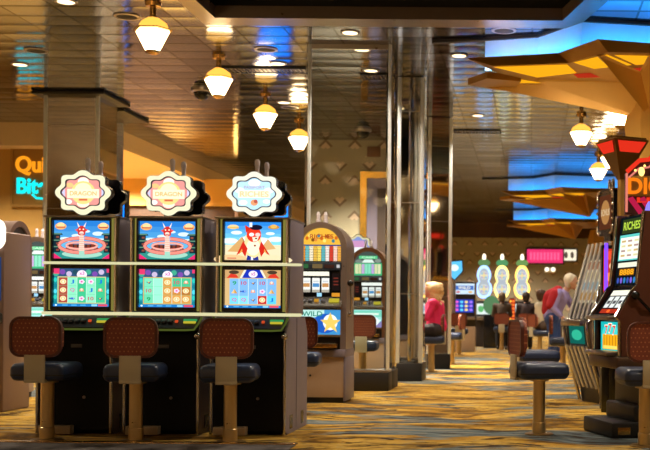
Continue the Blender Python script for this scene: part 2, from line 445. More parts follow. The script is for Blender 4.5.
# glass screen on a black plinth
gx0, gx1, gy = at(308, 250, 13.8).x, at(388, 300, 13.8).x, 13.8
t = thing('glass_screen', 'tall clear glass screen with chrome edges on a black plinth before the wallpapered wall', 'glass screen', (gx0, gy, 0))
W = gx1 - gx0
b = MB(); b.box(-.02, W + .02, -.03, .32, 0, .235, .008); b.box(W - .22, W + .02, .32, .93, 0, .235, .008); b.build('plinth', DARK, t)
b = MB(); b.box(-.01, W + .015, -.025, .3, .235, .262, .004); b.build('ledge', STEEL, t)
b = MB(); b.box(.03, W - .03, .02, .04, .262, ZC - .03); b.build('pane', GLASS, t)
b = MB(); b.box(W - .05, W - .03, .08, .9, .262, ZC - .03); b.build('pane', MIRROR, t)
for x in (0, W):
    b = MB(); b.box(x - .02, x + .02, 0, .05, .262, ZC - .002, .008); b.build('post', mat('bright_edge', '#e6eaea', .25, .35), t)
b = MB(); b.box(W - .07, W - .01, .88, .94, .235, ZC - .002, .01); b.build('post', CHROME, t)
b = MB(); b.box(0, W, .01, .05, ZC - .06, ZC - .002); b.build('top_rail', STEEL, t)

# ------------------------------------------------------------------ signs
p0, p1 = at(12, 146, 20.38), at(12, 207, 20.38)
t = thing('food_sign', 'gold framed sign reading Quick Bites in orange and teal letters on the cafe wall', 'sign', (p0.x + .8, 20.39, p1.z))
hgt = p0.z - p1.z
b = MB(); b.box(-.8, .8, -.05, 0, 0, hgt, .01); b.build('panel', mat('brown_gold_panel', '#9c7636', .5), t)
b = MB(); b.ring(rrect(1.6, hgt, .01, 1, 0, hgt / 2), rrect(1.52, hgt - .08, .01, 1, 0, hgt / 2), -.07, -.045); b.build('frame', GOLD, t)
def letters(txt, cx, cz, w, h, m, parent, y, depth=.03, name='lettering'):
    vs, fs = text_mesh(txt, .03); bm = bmesh.new()
    V = [bm.verts.new((cx + v[0] * w, y, cz + v[1] * h)) for v in vs]
    for f in fs:
        try: bm.faces.new([V[i] for i in f])
        except ValueError: pass
    r = bmesh.ops.extrude_face_region(bm, geom=list(bm.faces))
    bmesh.ops.translate(bm, vec=(0, -depth, 0), verts=[g for g in r['geom'] if isinstance(g, bmesh.types.BMVert)])
    bmesh.ops.recalc_face_normals(bm, faces=bm.faces)
    me = bpy.data.meshes.new(name); bm.to_mesh(me); bm.free(); me.materials.append(m)
    return link(bpy.data.objects.new(name, me), parent)
q = [at(16, 157, 20.3), at(16, 175, 20.3), at(16, 178, 20.3), at(16, 193, 20.3)]
zz = lambda v: v.z - p1.z
lx = q[0].x - (p0.x + .8)
ORNG, TEAL = glow('orange_letters', '#ff9d1c', 1.1), glow('teal_letters', '#19d3d6', 1.6)
letters('Quick', lx + .45, (zz(q[0]) + zz(q[1])) / 2 + .01, .93, .36, ORNG, t, -.055)
letters('Bites', lx + .355, (zz(q[2]) + zz(q[3])) / 2, .69, .30, TEAL, t, -.055)
b = MB(); b.tube([(lx + .30, -.08, zz(q[3]) - .02), (lx + .38, -.08, zz(q[3]) - .09), (lx + .52, -.08, zz(q[3]) - .10), (lx + .68, -.08, zz(q[3]) - .05)], .022); b.build('swoosh', TEAL, t)
# pink display and lamps on the back wall
pa, pb = at(527, 249, 41.8), at(563, 263, 41.8)
t = thing('pink_display', 'glowing pink text display high on the far wallpapered wall', 'display', ((pa.x + pb.x) / 2, 41.998, pb.z))
w, hh = (pb.x - pa.x), pa.z - pb.z
b = MB(); b.box(-w / 2 - .05, w / 2 + .05, -.08, .0, -.05, hh + .05, .01); b.build('housing', DARK, t)
pc = Pic(w, hh); pc.rect(-.5, -.5, .5, .5, '#e0336a'); 
for k in range(9): pc.rect(-.42 + k * .095, -.28, -.36 + k * .095, .28, '#ff5d8d')
pc.build('screen', t, (0, -.085, hh / 2))
p = at(550, 270, 41.9)
t = thing('emergency_light', 'small white twin-head emergency light below the pink display', 'light', (p.x, 41.998, p.z - .1))
b = MB(); b.box(-.22, .22, -.1, 0, 0, .2, .02); b.build('housing', mat('white_plastic', '#d8d4c8', .5), t)
for s in (-1, 1):
    b = MB(); b.lathe([(.05, 0), (.08, .05)], 14, M=Matrix.Translation((s * .12, -.1, .12)) @ Matrix.Rotation(PI / 2, 4, 'X')); b.build('lamp_head', glow('small_white_lamp', '#fff4da', 2), t)
p = at(569, 255, 41.9)
t = thing('wall_sign', 'white lit square sign beside the pink display on the far wall', 'sign', (p.x, 41.998, p.z - .25))
b = MB(); b.box(-.32, .32, -.06, 0, 0, .5, .02); b.build('housing', DARK, t)
pc = Pic(.56, .42); pc.rect(-.5, -.5, .5, .5, '#f0e4c8'); pc.ell(-.2, 0, .12, .3, '#54483c'); pc.ell(.22, 0, .12, .3, '#54483c'); pc.build('face', t, (0, -.065, .25))

# ------------------------------------------------------------------ stools
def make_stool(label):
    t = thing('casino_stool', label, 'stool')
    b = MB(); b.lathe([(.12, 0), (.12, .006), (.11, .011), (.06, .014)], 32); b.build('base_plate', mat('dull_brass', '#8a6a34', .4, .7), t)
    b = MB(); b.lathe([(.056, .012), (.056, .10), (.05, .105), (.05, .44), (.08, .445), (.08, .465)], 24); b.build('pedestal', mat('brass_pole', '#cdaf7a', .3, .8), t)
    b = MB(); b.box(-.205, .205, -.215, .205, .465, .60, .05, 5)
    s = b.build('seat', NAVY, t)
    b = MB(); o = rrect(.414, .424, .052, 6, 0, -.005); i = rrect(.40, .41, .045, 6, 0, -.005); b.ring(o, i, .505, .517, 'z'); b.build('piping', mat('dark_piping', '#151a26', .4), s)
    b = MB(); b.box(-.078, .078, -.232, -.218, .478, .665, .004); b.box(-.078, .078, -.232, -.05, .455, .480, .004); b.build('bracket', CREAM, t)
    b = MB(); b.prism(rrect(.385, .30, .08, 7, 0, .80), -.215, -.165, 'y', .018); bk = b.build('backrest', WEAVE, t)
    b = MB(); b.ring(rrect(.39, .305, .082, 7, 0, .80), rrect(.352, .267, .064, 7, 0, .80), -.222, -.195, 'y'); b.build('edge_piping', PIPING, bk)
    return t
stool = make_stool('brown and navy stool at the far left, in front of the leftmost dragon machine')
stool.location = (-3.71, 8.47, 0)
G1 = 'stools in front of the bank of three machines'; stool['group'] = G1
dup(stool, (-3.02, 8.45, 0), .14, 'brown and navy stool in front of the middle machine of the bank of three', G1)
dup(stool, (-2.29, 8.43, 0), .12, 'brown and navy stool in front of the right-hand machine showing pyramids', G1)
dup(stool, (-2.25, 10.75, 0), .1, 'stool half hidden behind the bank, in front of the rounded arch slot machine')
dup(stool, (-2.235, 14.72, 0), .05, 'orange-brown backed stool seen through the glass screen')
G2 = 'stools along the right aisle'
dup(stool, (.083, 9.16, 0), math.radians(-73), 'nearest stool in the open aisle, seen from its side with navy seat and dotted back', G2)
dup(stool, (.10, 12.0, 0), math.radians(-80), 'stool directly behind the nearest aisle stool', G2)
dup(stool, (.53, 17.6, 0), math.radians(-90), 'stool beside the standing white-haired woman', G2)
dup(stool, (.89, 8.42, 0), math.radians(8), 'stool at the right edge of the photo, seen from behind, before the nearest slot machine', G2)
pink_stool = dup(stool, (-1.62, 18.15, 0), math.radians(90), 'stool the woman in the pink jacket sits on')
dup(stool, (-1.46, 20.6, 0), math.radians(80), 'stool just right of and behind the woman in pink')
dup(stool, (-1.62, 25.2, 0), 0, 'far stool in front of the blue-screen machine')
dup(stool, (.22, 24.0, 0), math.radians(-60), 'stool the person in the white top sits on')

# ------------------------------------------------------------------ front bank of video slot machines
def dragon_top():
    p = Pic(.46, .31); p.grad(-.5, -.5, .5, .5, '#79d3ee', '#1874d2', 7)
    for cx, cz, r in ((-.1, .1, .09), (.28, .16, .1), (-.3, .0, .12), (.34, -.02, .1), (.08, .22, .06)): p.ell(cx, cz, r, r * .55, '#d9f1fb')
    p.rect(-.5, -.5, .5, -.24, '#2f8f86'); p.poly([(-.3, -.24), (-.22, -.12), (.22, -.12), (.3, -.24)], '#7c3a2a')
    for k in range(7): p.rect(-.24 + k * .075, -.30, -.215 + k * .075, -.12, '#3b2a2a')
    p.ell(0, -.38, .36, .10, '#9fd4c0')
    for s in (-1, 1):
        for k in range(3):
            z = .17 - k * .17
            p.poly([(s * .5, z), (s * .37, z), (s * .34, z - .05), (s * .39, z - .05), (s * .39, z - .17), (s * .5, z - .17)], '#122a34')
            p.rect(min(s * .37, s * .5), z - .035, max(s * .37, s * .5), z - .005, '#5f8a70'); p.rect(min(s * .41, s * .46), z - .13, max(s * .41, s * .46), z - .08, '#8a4a3a')
        p.poly([(s * .5, -.5), (s * .5, -.36), (s * .36, -.5)], '#e02b6a')
        p.ell(s * .38, .35, .10, .09, '#f3b169'); p.ell(s * .38, .38, .07, .07, '#ffd99a'); p.rect(s * .38 - .08, .31, s * .38 + .08, .34, '#c0493a')
        arc = [(s * (.05 + .36 * math.sin(a)), -.12 + .16 * math.cos(a) - .02 * a) for a in [k * PI / 9 for k in range(10)]]
        p.line(arc, .03, '#b8443f'); p.line(arc, .022, '#f28f80')
        arc = [(s * (.04 + .24 * math.sin(a)), -.16 + .09 * math.cos(a)) for a in [k * PI / 7 for k in range(8)]]
        p.line(arc, .02, '#d86158'); p.line(arc, .012, '#f7b3a3')
    p.poly([(-.05, -.3), (.05, -.3), (.035, .18), (-.035, .18)], '#f8d2c0')
    for k in range(8): p.rect(-.04, -.28 + k * .055, .04, -.265 + k * .055, '#e39a88')
    p.poly([(-.06, .12), (.06, .12), (.075, .28), (.03, .36), (-.03, .36), (-.075, .28)], '#cf2f2a')
    for s in (-1, 1):
        p.poly([(s * .03, .34), (s * .06, .33), (s * .085, .47)], '#f6e7d8'); p.ell(s * .032, .27, .014, .02, '#fff6d6'); p.poly([(s * .07, .2), (s * .12, .26), (s * .07, .28)], '#e8524a')
    p.ell(0, .17, .04, .045, '#f8d7c9'); p.rect(-.03, .14, .03, .155, '#7a1414')
    return p
def fox_top():
    p = Pic(.46, .31); p.grad(-.5, -.1, .5, .5, '#8be6f8', '#0b79de', 6); p.rect(-.5, -.5, .5, -.1, '#efe0b8')
    for cx, cz, r in ((-.42, .0, .15), (-.3, .22, .1), (.4, .05, .14), (.3, .2, .08), (.12, .0, .2), (-.1, .05, .15)): p.ell(cx, cz, r, r * .5, '#e9f8fd')
    p.poly([(-.46, -.28), (-.2, .12), (-.05, -.3)], '#d9a868'); p.poly([(-.2, .12), (-.05, -.3), (-.16, -.3)], '#b8854a')
    p.poly([(.1, -.26), (.26, .06), (.4, -.2)], '#dcae72'); p.ell(0, -.5, .7, .16, '#f3dfb2'); p.ell(-.4, -.48, .3, .12, '#e8c58e')
    p.ell(-.36, .37, .1, .06, '#f6d79a'); p.rect(-.46, .33, -.26, .37, '#e6b45e'); p.ell(.36, .37, .1, .055, '#c98d3e'); p.ell(.36, .39, .06, .05, '#eab659')
    p.poly([(-.12, -.5), (.1, -.5), (.08, -.36), (-.1, -.36)], '#1d2c8c'); p.rect(-.04, -.5, .0, -.36, '#e8e8f4')
    p.poly([(-.14, .15), (.12, .15), (.2, -.3), (.02, -.45), (-.18, -.32)], '#f5dca0'); p.ell(0, -.16, .12, .22, '#fff3d2')
    for s in (-1, 1):
        p.poly([(s * .16 - .02, 0), (s * .3, -.38), (s * .2, -.28), (s * .14, -.42), (s * .1, -.2)], '#d22a1c'); p.poly([(s * .2, -.2), (s * .26, -.36), (s * .19, -.27)], '#f0a04a')
    p.ell(.01, .17, .13, .2, '#e83a20'); p.poly([(-.13, .22), (-.15, .42), (-.04, .33)], '#d62c18'); p.poly([(.03, .34), (.1, .33), (.13, .42)], '#d62c18')
    p.ell(.05, .36, .11, .07, '#16142a'); p.rect(-.07, .37, -.02, .49, '#e8ecff')
    p.ell(-.03, .17, .045, .05, '#fff0ee'); p.ell(.08, .17, .045, .05, '#ffd4cc'); p.poly([(-.02, .1), (.1, .12), (.07, 0), (.0, -.02)], '#fbe9d0'); p.ell(.05, .07, .02, .02, '#3a1512')
    p.ell(.03, -.12, .02, .025, '#8c3b22'); p.rect(-.46, -.47, -.3, -.44, '#d9745a')
    return p
def symbol(p, cx, cz, r, kind):
    R = r * 1.2
    if kind == 'coin': p.ell(cx, cz, r, R, '#f7e7b9'); p.ell(cx, cz, r * .7, R * .7, '#e3c37a'); p.poly([(cx - r * .3, cz - R * .4), (cx + r * .3, cz - R * .4), (cx + r * .15, cz + R * .45), (cx - r * .15, cz + R * .45)], '#fff6dd')
    elif kind == 'pyramid': p.poly([(cx - r, cz - R * .8), (cx + r, cz - R * .8), (cx, cz + R)], '#f0c886'); p.poly([(cx, cz - R * .8), (cx + r, cz - R * .8), (cx, cz + R)], '#d09a50')
    elif kind == 'ten': p.text('10', cx, cz, r * 1.8, R * 1.4, '#c8486a')
    elif kind == 'jay': p.text('J', cx, cz, r * 1.1, R * 1.6, '#1878d8')
    elif kind == 'nine': p.text('9', cx, cz, r * 1.2, R * 1.6, '#18a060')
    elif kind == 'queen': p.text('Q', cx, cz, r * 1.5, R * 1.5, '#d850a8')
    elif kind == 'flower':
        for k in range(5): p.ell(cx + r * .55 * math.cos(k * 1.257), cz + R * .55 * math.sin(k * 1.257), r * .42, R * .42, '#f4d7ec')
        p.ell(cx, cz, r * .35, R * .35, '#e05aa0')
    elif kind == 'fish': p.ell(cx, cz, r * .8, R * .4, '#2f6ad0'); p.poly([(cx - r * .6, cz), (cx - r * 1.1, cz + R * .4), (cx - r * 1.1, cz - R * .4)], '#4a3a90'); p.ell(cx + r * .4, cz + R * .1, r * .14, R * .14, '#ffffff')
    elif kind == 'shell': p.poly([(cx - r * .8, cz - R * .5), (cx + r * .8, cz - R * .5), (cx + r * .5, cz + R * .6), (cx - r * .5, cz + R * .6)], '#e98f6c'); p.ell(cx, cz + R * .2, r * .4, R * .5, '#ffe3cf')
    elif kind == 'bird': p.poly([(cx - r, cz + R * .3), (cx, cz - R * .1), (cx + r, cz + R * .6), (cx + r * .2, cz - R * .7)], '#4a2f8a'); p.ell(cx, cz, r * .25, R * .25, '#f4c030')
def reels(bg, frame, cells, head, side, cellbg=None, special=None):
    p = Pic(.46, .31); p.rect(-.5, -.5, .5, .5, side)
    if head == 'jungle':
        p.rect(-.5, .28, .5, .5, '#31527a')
        for k in range(9): p.ell(-.46 + k * .115, .36 + .05 * (k % 2), .05, .07, ['#3fa88a', '#7a4aa8', '#c8b8d8', '#244a5c', '#2f9a5a'][k % 5])
        p.rect(-.5, .36, -.4, .5, '#e23a6c'); p.rect(.44, .4, .5, .5, '#e23a6c'); p.ell(0, .34, .09, .12, '#f1e6f2'); p.text('x3', 0, .38, .09, .09, '#d060b0')
        for s in (-1, 1):
            for k in range(5): p.ell(s * .47, .2 - k * .15, .03, .06, ['#2fc8b8', '#1a7f8f', '#55d8e8'][k % 3])
    else:
        p.rect(-.5, .28, .5, .5, '#caa06a')
        p.poly([(-.2, .28), (-.12, .5), (.12, .5), (.2, .28)], '#1c35b8'); p.poly([(-.24, .28), (-.16, .5), (-.12, .5), (-.2, .28)], '#f2ead0'); p.poly([(.24, .28), (.16, .5), (.12, .5), (.2, .28)], '#f2ead0')
        p.ell(0, .39, .08, .09, '#f4e9f6'); p.text('x5', 0, .4, .08, .09, '#c060a8')
        for s in (-1, 1): p.poly([(s * .47, .28), (s * .4, .4), (s * .3, .38), (s * .25, .28)], '#d83a2a'); p.ell(s * .34, .44, .09, .05, '#4a3a2a')
    p.rect(-.43, -.42, .43, .29, frame); p.rect(-.415, -.40, .415, .27, bg)
    for c in range(5):
        cx = -.33 + c * .166
        if c: p.rect(cx - .087, -.40, cx - .079, .27, '#d8f6ea' if head == 'jungle' else '#e8f4ff')
        for r in range(3):
            cz = .155 - r * .222; k = cells[r][c]
            if cellbg and (r, c) in cellbg: p.rect(cx - .078, cz - .108, cx + .078, cz + .108, cellbg[(r, c)])
            if k: symbol(p, cx, cz, .055, k)
    p.rect(-.5, -.5, .5, -.435, '#1f78c8'); p.ell(-.45, -.465, .02, .025, '#d8f4ff'); p.rect(.3, -.49, .46, -.44, '#e8485a'); p.rect(.18, -.49, .28, -.44, '#8fd0f0')
    for k in range(3): p.rect(-.34 + k * .16, -.48, -.24 + k * .16, -.45, '#53b0e8')
    return p
def topper_pic(kind):
    w, h = .325, .245; p = Pic(1, 1)
    inner = cart(w, h)
    if kind == 'fox':
        p.poly(inner, '#bfe6f8'); 
        for cx, cz, r in ((-.09, -.07, .035), (.1, -.06, .03), (0, .09, .05), (-.12, .03, .04), (.12, .03, .04)): p.ell(cx, cz, r, r * .6, '#f4fbff')
        p.text('PASSPORT', 0, .055, .17, .022, '#b4a4c4'); p.rect(-.13, -.03, .13, .03, '#fdf4dc'); p.text('RICHES', 0, 0, .235, .046, '#eccf98'); p.ell(0, -.07, .03, .025, '#e8a070'); p.ell(.012, -.06, .015, .015, '#c05a4a')
    else:
        p.poly(inner, '#ec9a92'); p.poly([(-.175, 0), (-.15, .035), (-.15, -.035)], '#cfd0f4'); p.poly([(.175, 0), (.15, .035), (.15, -.035)], '#cfd0f4')
        p.ell(0, .09, .045, .035, '#fffbe8'); p.ell(0, -.09, .05, .03, '#fff6da'); p.ell(0, 0, .1, .095, '#fbd988'); p.ell(0, .02, .07, .06, '#fff3c8')
        p.rect(-.13, -.045, .13, .03, '#fff2cf'); p.text('DRAGON', 0, -.006, .22, .036, '#f0b868'); p.rect(-.035, -.066, .035, -.05, '#d8704a'); p.ell(-.11, .06, .03, .02, '#f8c884'); p.ell(-.12, -.075, .03, .02, '#fff8ee')
    return p
STRIP = glow('pale_light_strip', '#eee9b4', .9)
GREENLED = glow('green_light_strip', '#aa9f4c', .55)
def make_video(label, loc, top, bottom, tkind, cream):
    t = thing('video_slot_machine', label, 'slot machine', loc, 0, 'front bank of three video slot machines')
    prof = [(-.10, .04), (-.10, .80), (.02, .955), (.64, .955), (.75, .82), (.75, .0), (.0, .0)]
    b = MB(); b.prism(prof, -.285, .285, 'x', .006); lc = b.build('lower_cabinet', BLACK, t)
    for s in (-1, 1):
        b = MB(); b.prism([(p[0] - (.012 if p[0] < .1 else -.004), p[1]) for p in prof], s * .285, s * .303, 'x', .004)
        b.box(s * .303 - .002, s * .303 + .004, .30, .306, .03, .95); pn = b.build('side_panel', GREY, t)
        if s == 1:
            [MB().box(.3025, .3055, y, y + .1, .04, .15).build('vent', BEZEL, pn) for y in (.06, .5)]
    b = MB(); b.box(-.285, .285, .035, .62, .972, 1.763, .008); b.build('upper_cabinet', BLACK, t)
    for s in (-1, 1):
        b = MB(); b.box(s * .285, s * .303, .03, .56, .972, 1.76, .004); b.build('upper_side_panel', GREY, t)
    for s in (-1, 1):
        b = MB(); b.tube([(s * .296, -.112, .01), (s * .296, -.112, .80)], .011); b.build('corner_trim', CHROME, lc)
    for z0, z1 in ((.999, 1.372), (1.40, 1.755)):
        b = MB(); b.ring(rrect(.494, z1 - z0, .012, 3, 0, (z0 + z1) / 2), rrect(.465, .314, .006, 3, 0, (z0 + z1) / 2), .0, .036); b.build('bezel', BEZEL, t)
    top.build('screen', t, (0, .03, 1.5775)); bottom.build('screen', t, (0, .03, 1.1855))
    for s in (-1, 1):
        b = MB(); b.tube([(s * .285, .0, .985), (s * .285, .0, 1.372)], .013); b.tube([(s * .285, .0, 1.4), (s * .285, .0, 1.758)], .013); b.build('chrome_trim', CHROME, t)
        b = MB(); b.box(s * .256 - .009, s * .256 + .009, .008, .036, .999, 1.372, .003); b.box(s * .256 - .009, s * .256 + .009, .008, .036, 1.4, 1.755, .003); b.build('side_light', GREENLED, t)
    b = MB(); b.box(-.305, .395, -.012, .06, 1.376, 1.396, .004); b.build('shelf_light', STRIP, t)
    b = MB(); b.box(-.305, .395, -.03, .06, .962, .988, .006); b.build('shelf_light', STRIP, t)
    b = MB(); b.box(-.305, .305, -.02, .6, 1.756, 1.772, .004); b.build('top_trim', STEEL, t)
    # button deck
    b = MB(); b.prism([(-.13, .845), (-.13, .865), (-.02, .955), (.03, .955), (.03, .845)], -.283, .283, 'x', .004); dk = b.build('button_deck', mat('deck_plastic', '#1b1a1d', .3), t)
    sl = math.atan2(.09, .11); M0 = Matrix.Translation((0, -.077, .912)) @ Matrix.Rotation(sl, 4, 'X')
    for k, x in enumerate((-.19, -.14, -.09, -.04, .01, .06)):
        b = MB(); b.box(x - .019, x + .019, -.02, .02, 0, .012, .004, M=M0); b.build('button', mat('dark_button', '#3b3a44', .3), dk)
    b = MB(); b.box(.1, .125, -.012, .012, 0, .013, .004, M=M0); b.build('button', glow('red_button', '#e0522a', .8), dk)
    b = MB(); b.box(.17, .27, -.02, .0, 0, .012, .004, M=M0); b.build('bill_slot_light', glow('yellow_slot', '#d8c83a', .8), dk)
    b = MB(); b.box(.165, .275, .004, .026, 0, .014, .004, M=M0); b.build('bill_slot', glow('green_slot', '#3fae62', .7), dk)
    b = MB(); b.tube([(-.30, -.03, .95), (-.295, -.10, .90), (-.27, -.135, .852), (-.2, -.14, .848), (.2, -.14, .848), (.27, -.135, .852), (.295, -.10, .90), (.30, -.03, .95)], .009); b.build('deck_edge_light', glow('green_edge', '#7f8f3c', .32), t)
    [MB().ball((k * .29, -.11, .8), .028).build('corner_knob', CHROME, t) for k in (-1, 1)]
    b = MB(); b.box(-.03, .06, -.108, -.1, .70, .728, .003); b.build('name_plate', mat('grey_plate', '#55534f', .4), lc)
    b = MB(); b.lathe([(.012, 0), (.012, .012)], 14, M=Matrix.Translation((.08, -.1, .3)) @ Matrix.Rotation(PI / 2, 4, 'X')); b.build('lock', STEEL, lc)
    b = MB(); b.box(-.26, .0, -.18, -.10, .008, .075, .004); b.build('foot_plate', mat('cream_plate', '#a08868', .5), t)
    # topper
    tc = Vector((.005, .03, 1.962)); MT = Matrix.Translation(tc)
    b = MB(); b.prism(cart(.425, .345), .0, .07, 'y', 0, MT); tp = b.build('topper', BEZEL, t)
    b = MB(); b.ring(cart(.418, .338), cart(.330, .250), -.012, .004, 'y', MT); b.build('glowing_rim', glow('cream_rim_' + cream[1:], cream, 1.1), tp)
    b = MB(); b.ring(cart(.336, .256), cart(.320, .240), -.018, .0, 'y', MT); b.build('inner_rim', mat('violet_rim', '#3a2c4c', .4), tp)
    topper_pic(tkind).build('topper_face', tp, tuple(tc + Vector((0, -.002, 0))))
    b = MB(); b.prism(cart(.42, .345), .33, .40, 'y', 0, MT); b.box(-.06, .06, .06, .36, -.06, .06, M=MT); b.box(-.05, .05, .03, .36, -.2, -.14, M=MT); b.build('topper_back', BEZEL, tp)
    for x, y in ((.0, .12), (.035, .30)):
        b = MB(); b.lathe([(.022, .0), (.022, .05), (.018, .055), (.018, .11), (.022, .115), (.022, .15), (.012, .165)], 14, (tc.x + x, y, tc.z + .13))
        b.build('signal_candle', mat('smoky_plastic', '#ddd4da', .25, 0), tp)
    return t
Jc = [['coin', 'jay', 'flower', 'flower', 'jay'], ['coin', 'queen', 'shell', 'jay', 'shell'], ['coin', 'fish', 'flower', 'ten', 'bird']]
cb1 = {(r, 0): '#b04a3a' for r in range(3)}; cb1.update({(r, c): '#8fe8c0' for r in range(3) for c in (1, 3)})
cb2 = {(r, 2): '#d89a4c' for r in range(3)}; cb2.update({(1, 3): '#cf8a3c', (1, 4): '#b8742c', (2, 3): '#e0a050', (2, 4): '#d89a4c', (0, 0): '#7fe0b8', (1, 0): '#7fe0b8', (2, 0): '#6fd8ac', (0, 1): '#9cf0d0', (1, 1): '#9cf0d0', (2, 1): '#9cf0d0'})
J2 = [['bird', None, 'coin', 'ten', 'shell'], ['ten', None, 'coin', 'flower', 'coin'], ['nine', None, 'coin', 'coin', 'coin']]
E3 = [['nine', 'ten', 'bird', 'ten', 'shell'], ['pyramid', 'fish', 'shell', 'flower', 'pyramid'], ['queen', 'queen', 'bird', 'coin', 'jay']]
cb3 = {(2, 3): '#c8342a', (2, 4): '#5fd0f8', (2, 0): '#78d8f0', (2, 1): '#86dcf4'}
MY = 8.97
make_video('leftmost machine of the front three, red dragon screen over reels with a gold column', (-3.668, MY, 0), dragon_top(), reels('#3fc48c', '#d9c98a', Jc, 'jungle', '#1f8f98', cb1), 'dragon', '#f6f2cc')
make_video('middle machine of the front three, red dragon screen over reels with orange coins', (-2.968, MY, 0), dragon_top(), reels('#4ac490', '#e0b060', J2, 'jungle', '#2a93a4', cb2), 'dragon', '#f6f2cc')
make_video('right-hand machine of the front three, red masked creature and pyramids on screen', (-2.268, MY, 0), fox_top(), reels('#7fb8ec', '#d8b878', E3, 'egypt', '#d8b47c', cb3), 'fox', '#f8f6e2')

# ------------------------------------------------------------------ arch-topped reel machines
def arch(r, zc, zb, n=24): return [(r, zb)] + [(r * math.cos(PI * k / n), zc + r * math.sin(PI * k / n)) for k in range(n + 1)] + [(-r, zb)]
def make_arch(label, loc, rz, kind, rim):
    t = thing('reel_slot_machine', label, 'slot machine', loc, rz)
    b = MB(); b.box(-.27, .27, .0, .56, .06, .50, .006); bx = b.build('base_box', BEIGE, t)
    b = MB(); b.box(-.255, .255, .03, .54, 0, .06); b.build('kick_plate', DARK, t)
    b = MB(); b.box(-.285, .285, -.03, .58, .50, .585, .01); b.box(.262, .285, -.01, .58, .02, .5, .006); b.build('base_top', GREY, t)
    b = MB(); b.lathe([(.012, 0), (.012, .012)], 12, M=Matrix.Translation((-.1, 0, .3)) @ Matrix.Rotation(PI / 2, 4, 'X')); b.build('lock', DARK, bx)
    b = MB(); b.prism(arch(.262, 1.69, .585), .06, .5, 'y'); b.build('cabinet', mat('dark_cabinet', '#241f22', .35, .2), t)
    b = MB(); b.ring(arch(.285, 1.69, .585), arch(.222, 1.69, .585), .0, .52, 'y'); b.build('arch_rim', rim, t)
    p = Pic(1, 1)
    if kind == 'gold':
        p.poly(arch(.236, 1.69, 1.535), '#23201c'); p.poly(arch(.225, 1.69, 1.70), '#e8b23c')
        for k in range(11): p.ell(-.16 + k * .032, 1.80 + .03 * math.sin(k * 1.9), .018, .02, ['#c8641e', '#f8dc70', '#7a4a1c', '#d8883a', '#3f7a8a'][k % 5])
        for k, c in enumerate(['#e09030', '#62b4b8', '#e6dcc0', '#dcb048', '#f0d060', '#54a8b0', '#e4dcd4', '#c83a2c', '#f0c8b8', '#e0a040']): p.rect(-.22 + k * .044, 1.55, -.18 + k * .044, 1.715, c)
        for k in range(6): p.rect(-.22, 1.56 + k * .028, .22, 1.563 + k * .028, '#7a5a30')
        p.rect(-.22, 1.715, .22, 1.73, '#2b3f7c'); p.text('RICHES', 0, 1.82, .26, .05, '#b04a1c')
    else:
        p.poly(arch(.236, 1.69, 1.535), '#4a5450'); p.ell(-.14, 1.76, .06, .03, '#7d8a80'); p.ell(.15, 1.77, .05, .03, '#8a968c'); p.rect(-.14, 1.80, .14, 1.845, '#5fd08a'); p.text('CASH', 0, 1.822, .2, .03, '#d8f8e0')
        p.poly([(-.1, 1.74), (.1, 1.74), (.06, 1.79), (-.06, 1.79)], '#e8f4ec'); p.rect(-.22, 1.545, .22, 1.735, '#3fb478')
        for k, c in enumerate(['#e4e2b0', '#d8d8a4', '#c9a8d8', '#8fe0c0', '#8fe0c0', '#c4a4dc', '#dcdcaa', '#e6e4b8']): p.rect(-.2 + k * .05, 1.57, -.157 + k * .05, 1.72, c)
    p.build('pay_glass', t, (0, .055, 0))
    b = MB(); b.box(-.238, .238, .0, .06, 1.45, 1.535, .006); pl = b.build('bonus_panel', mat('slate_panel', '#3c4654', .3, .3), t)
    pc = Pic(.44, .06); pc.rect(-.45, -.4, -.3, .4, '#3f7a4a'); pc.rect(-.2, -.4, .05, .4, '#8a744c'); pc.rect(.1, -.35, .34, .3, '#4a2c22'); pc.rect(.4, -.3, .48, .3, '#e6e6e6'); pc.build('display', pl, (0, -.002, 1.492), m=picmat(.7, 'dim_picture'))
    b = MB(); b.box(-.238, .238, .045, .065, 1.155, 1.45); rp = b.build('reel_panel', BEZEL, t)
    pc = Pic(.44, .29); pc.rect(-.48, .30, .2, .46, '#f4f2dc') if kind == 'gold' else pc.rect(-.22, .30, .5, .46, '#f4f6ee')
    for k in range(3):
        x = (-.36 if kind == 'gold' else -.1) + k * .235
        pc.rect(x - .095, -.32, x + .095, .22, '#e9ebe4'); pc.rect(x - .08, -.12, x + .08, .02, '#c08a50' if k % 2 == 0 else '#4a8ac0'); pc.rect(x - .095, -.32, x + .095, -.22, '#a8a294'); pc.rect(x - .07, .06, x + .07, .12, '#c8ccd0')
    xa = .37 if kind == 'gold' else -.38
    pc.rect(xa - .1, -.25, xa + .1, .4, '#1a1210'); 
    for k in range(3): pc.rect(xa - .06, -.05 + k * .12, xa + .06, .0 + k * .12, '#6a2a20')
    pc.rect(xa - .1, -.48, xa + .1, -.34, '#d08a28'); pc.rect(-.1, -.48, .02, -.34, '#9ad0f0'); pc.build('reel_window', rp, (0, .04, 1.30))
    b = MB(); b.prism([(-.08, 1.04), (-.08, 1.06), (.05, 1.16), (.07, 1.16), (.07, 1.04)], -.24, .24, 'x', .004); dk = b.build('button_deck', mat('silver_deck', '#8f8a84', .25, .7), t)
    Md = Matrix.Translation((0, -.02, 1.115)) @ Matrix.Rotation(math.atan2(.1, .13), 4, 'X')
    for k in range(4):
        b = MB(); b.box(-.2 + k * .07, -.15 + k * .07, -.022, .022, 0, .012, .004, M=Md); b.build('button', mat('dark_button', '#3b3a44', .3) if k != 2 else glow('amber_button', '#d89a2a', .8), dk)
    b = MB(); b.box(.1, .21, -.03, .03, 0, .012, .004, M=Md); b.build('bill_slot', glow('yellow_slot', '#d8c83a', .8), dk)
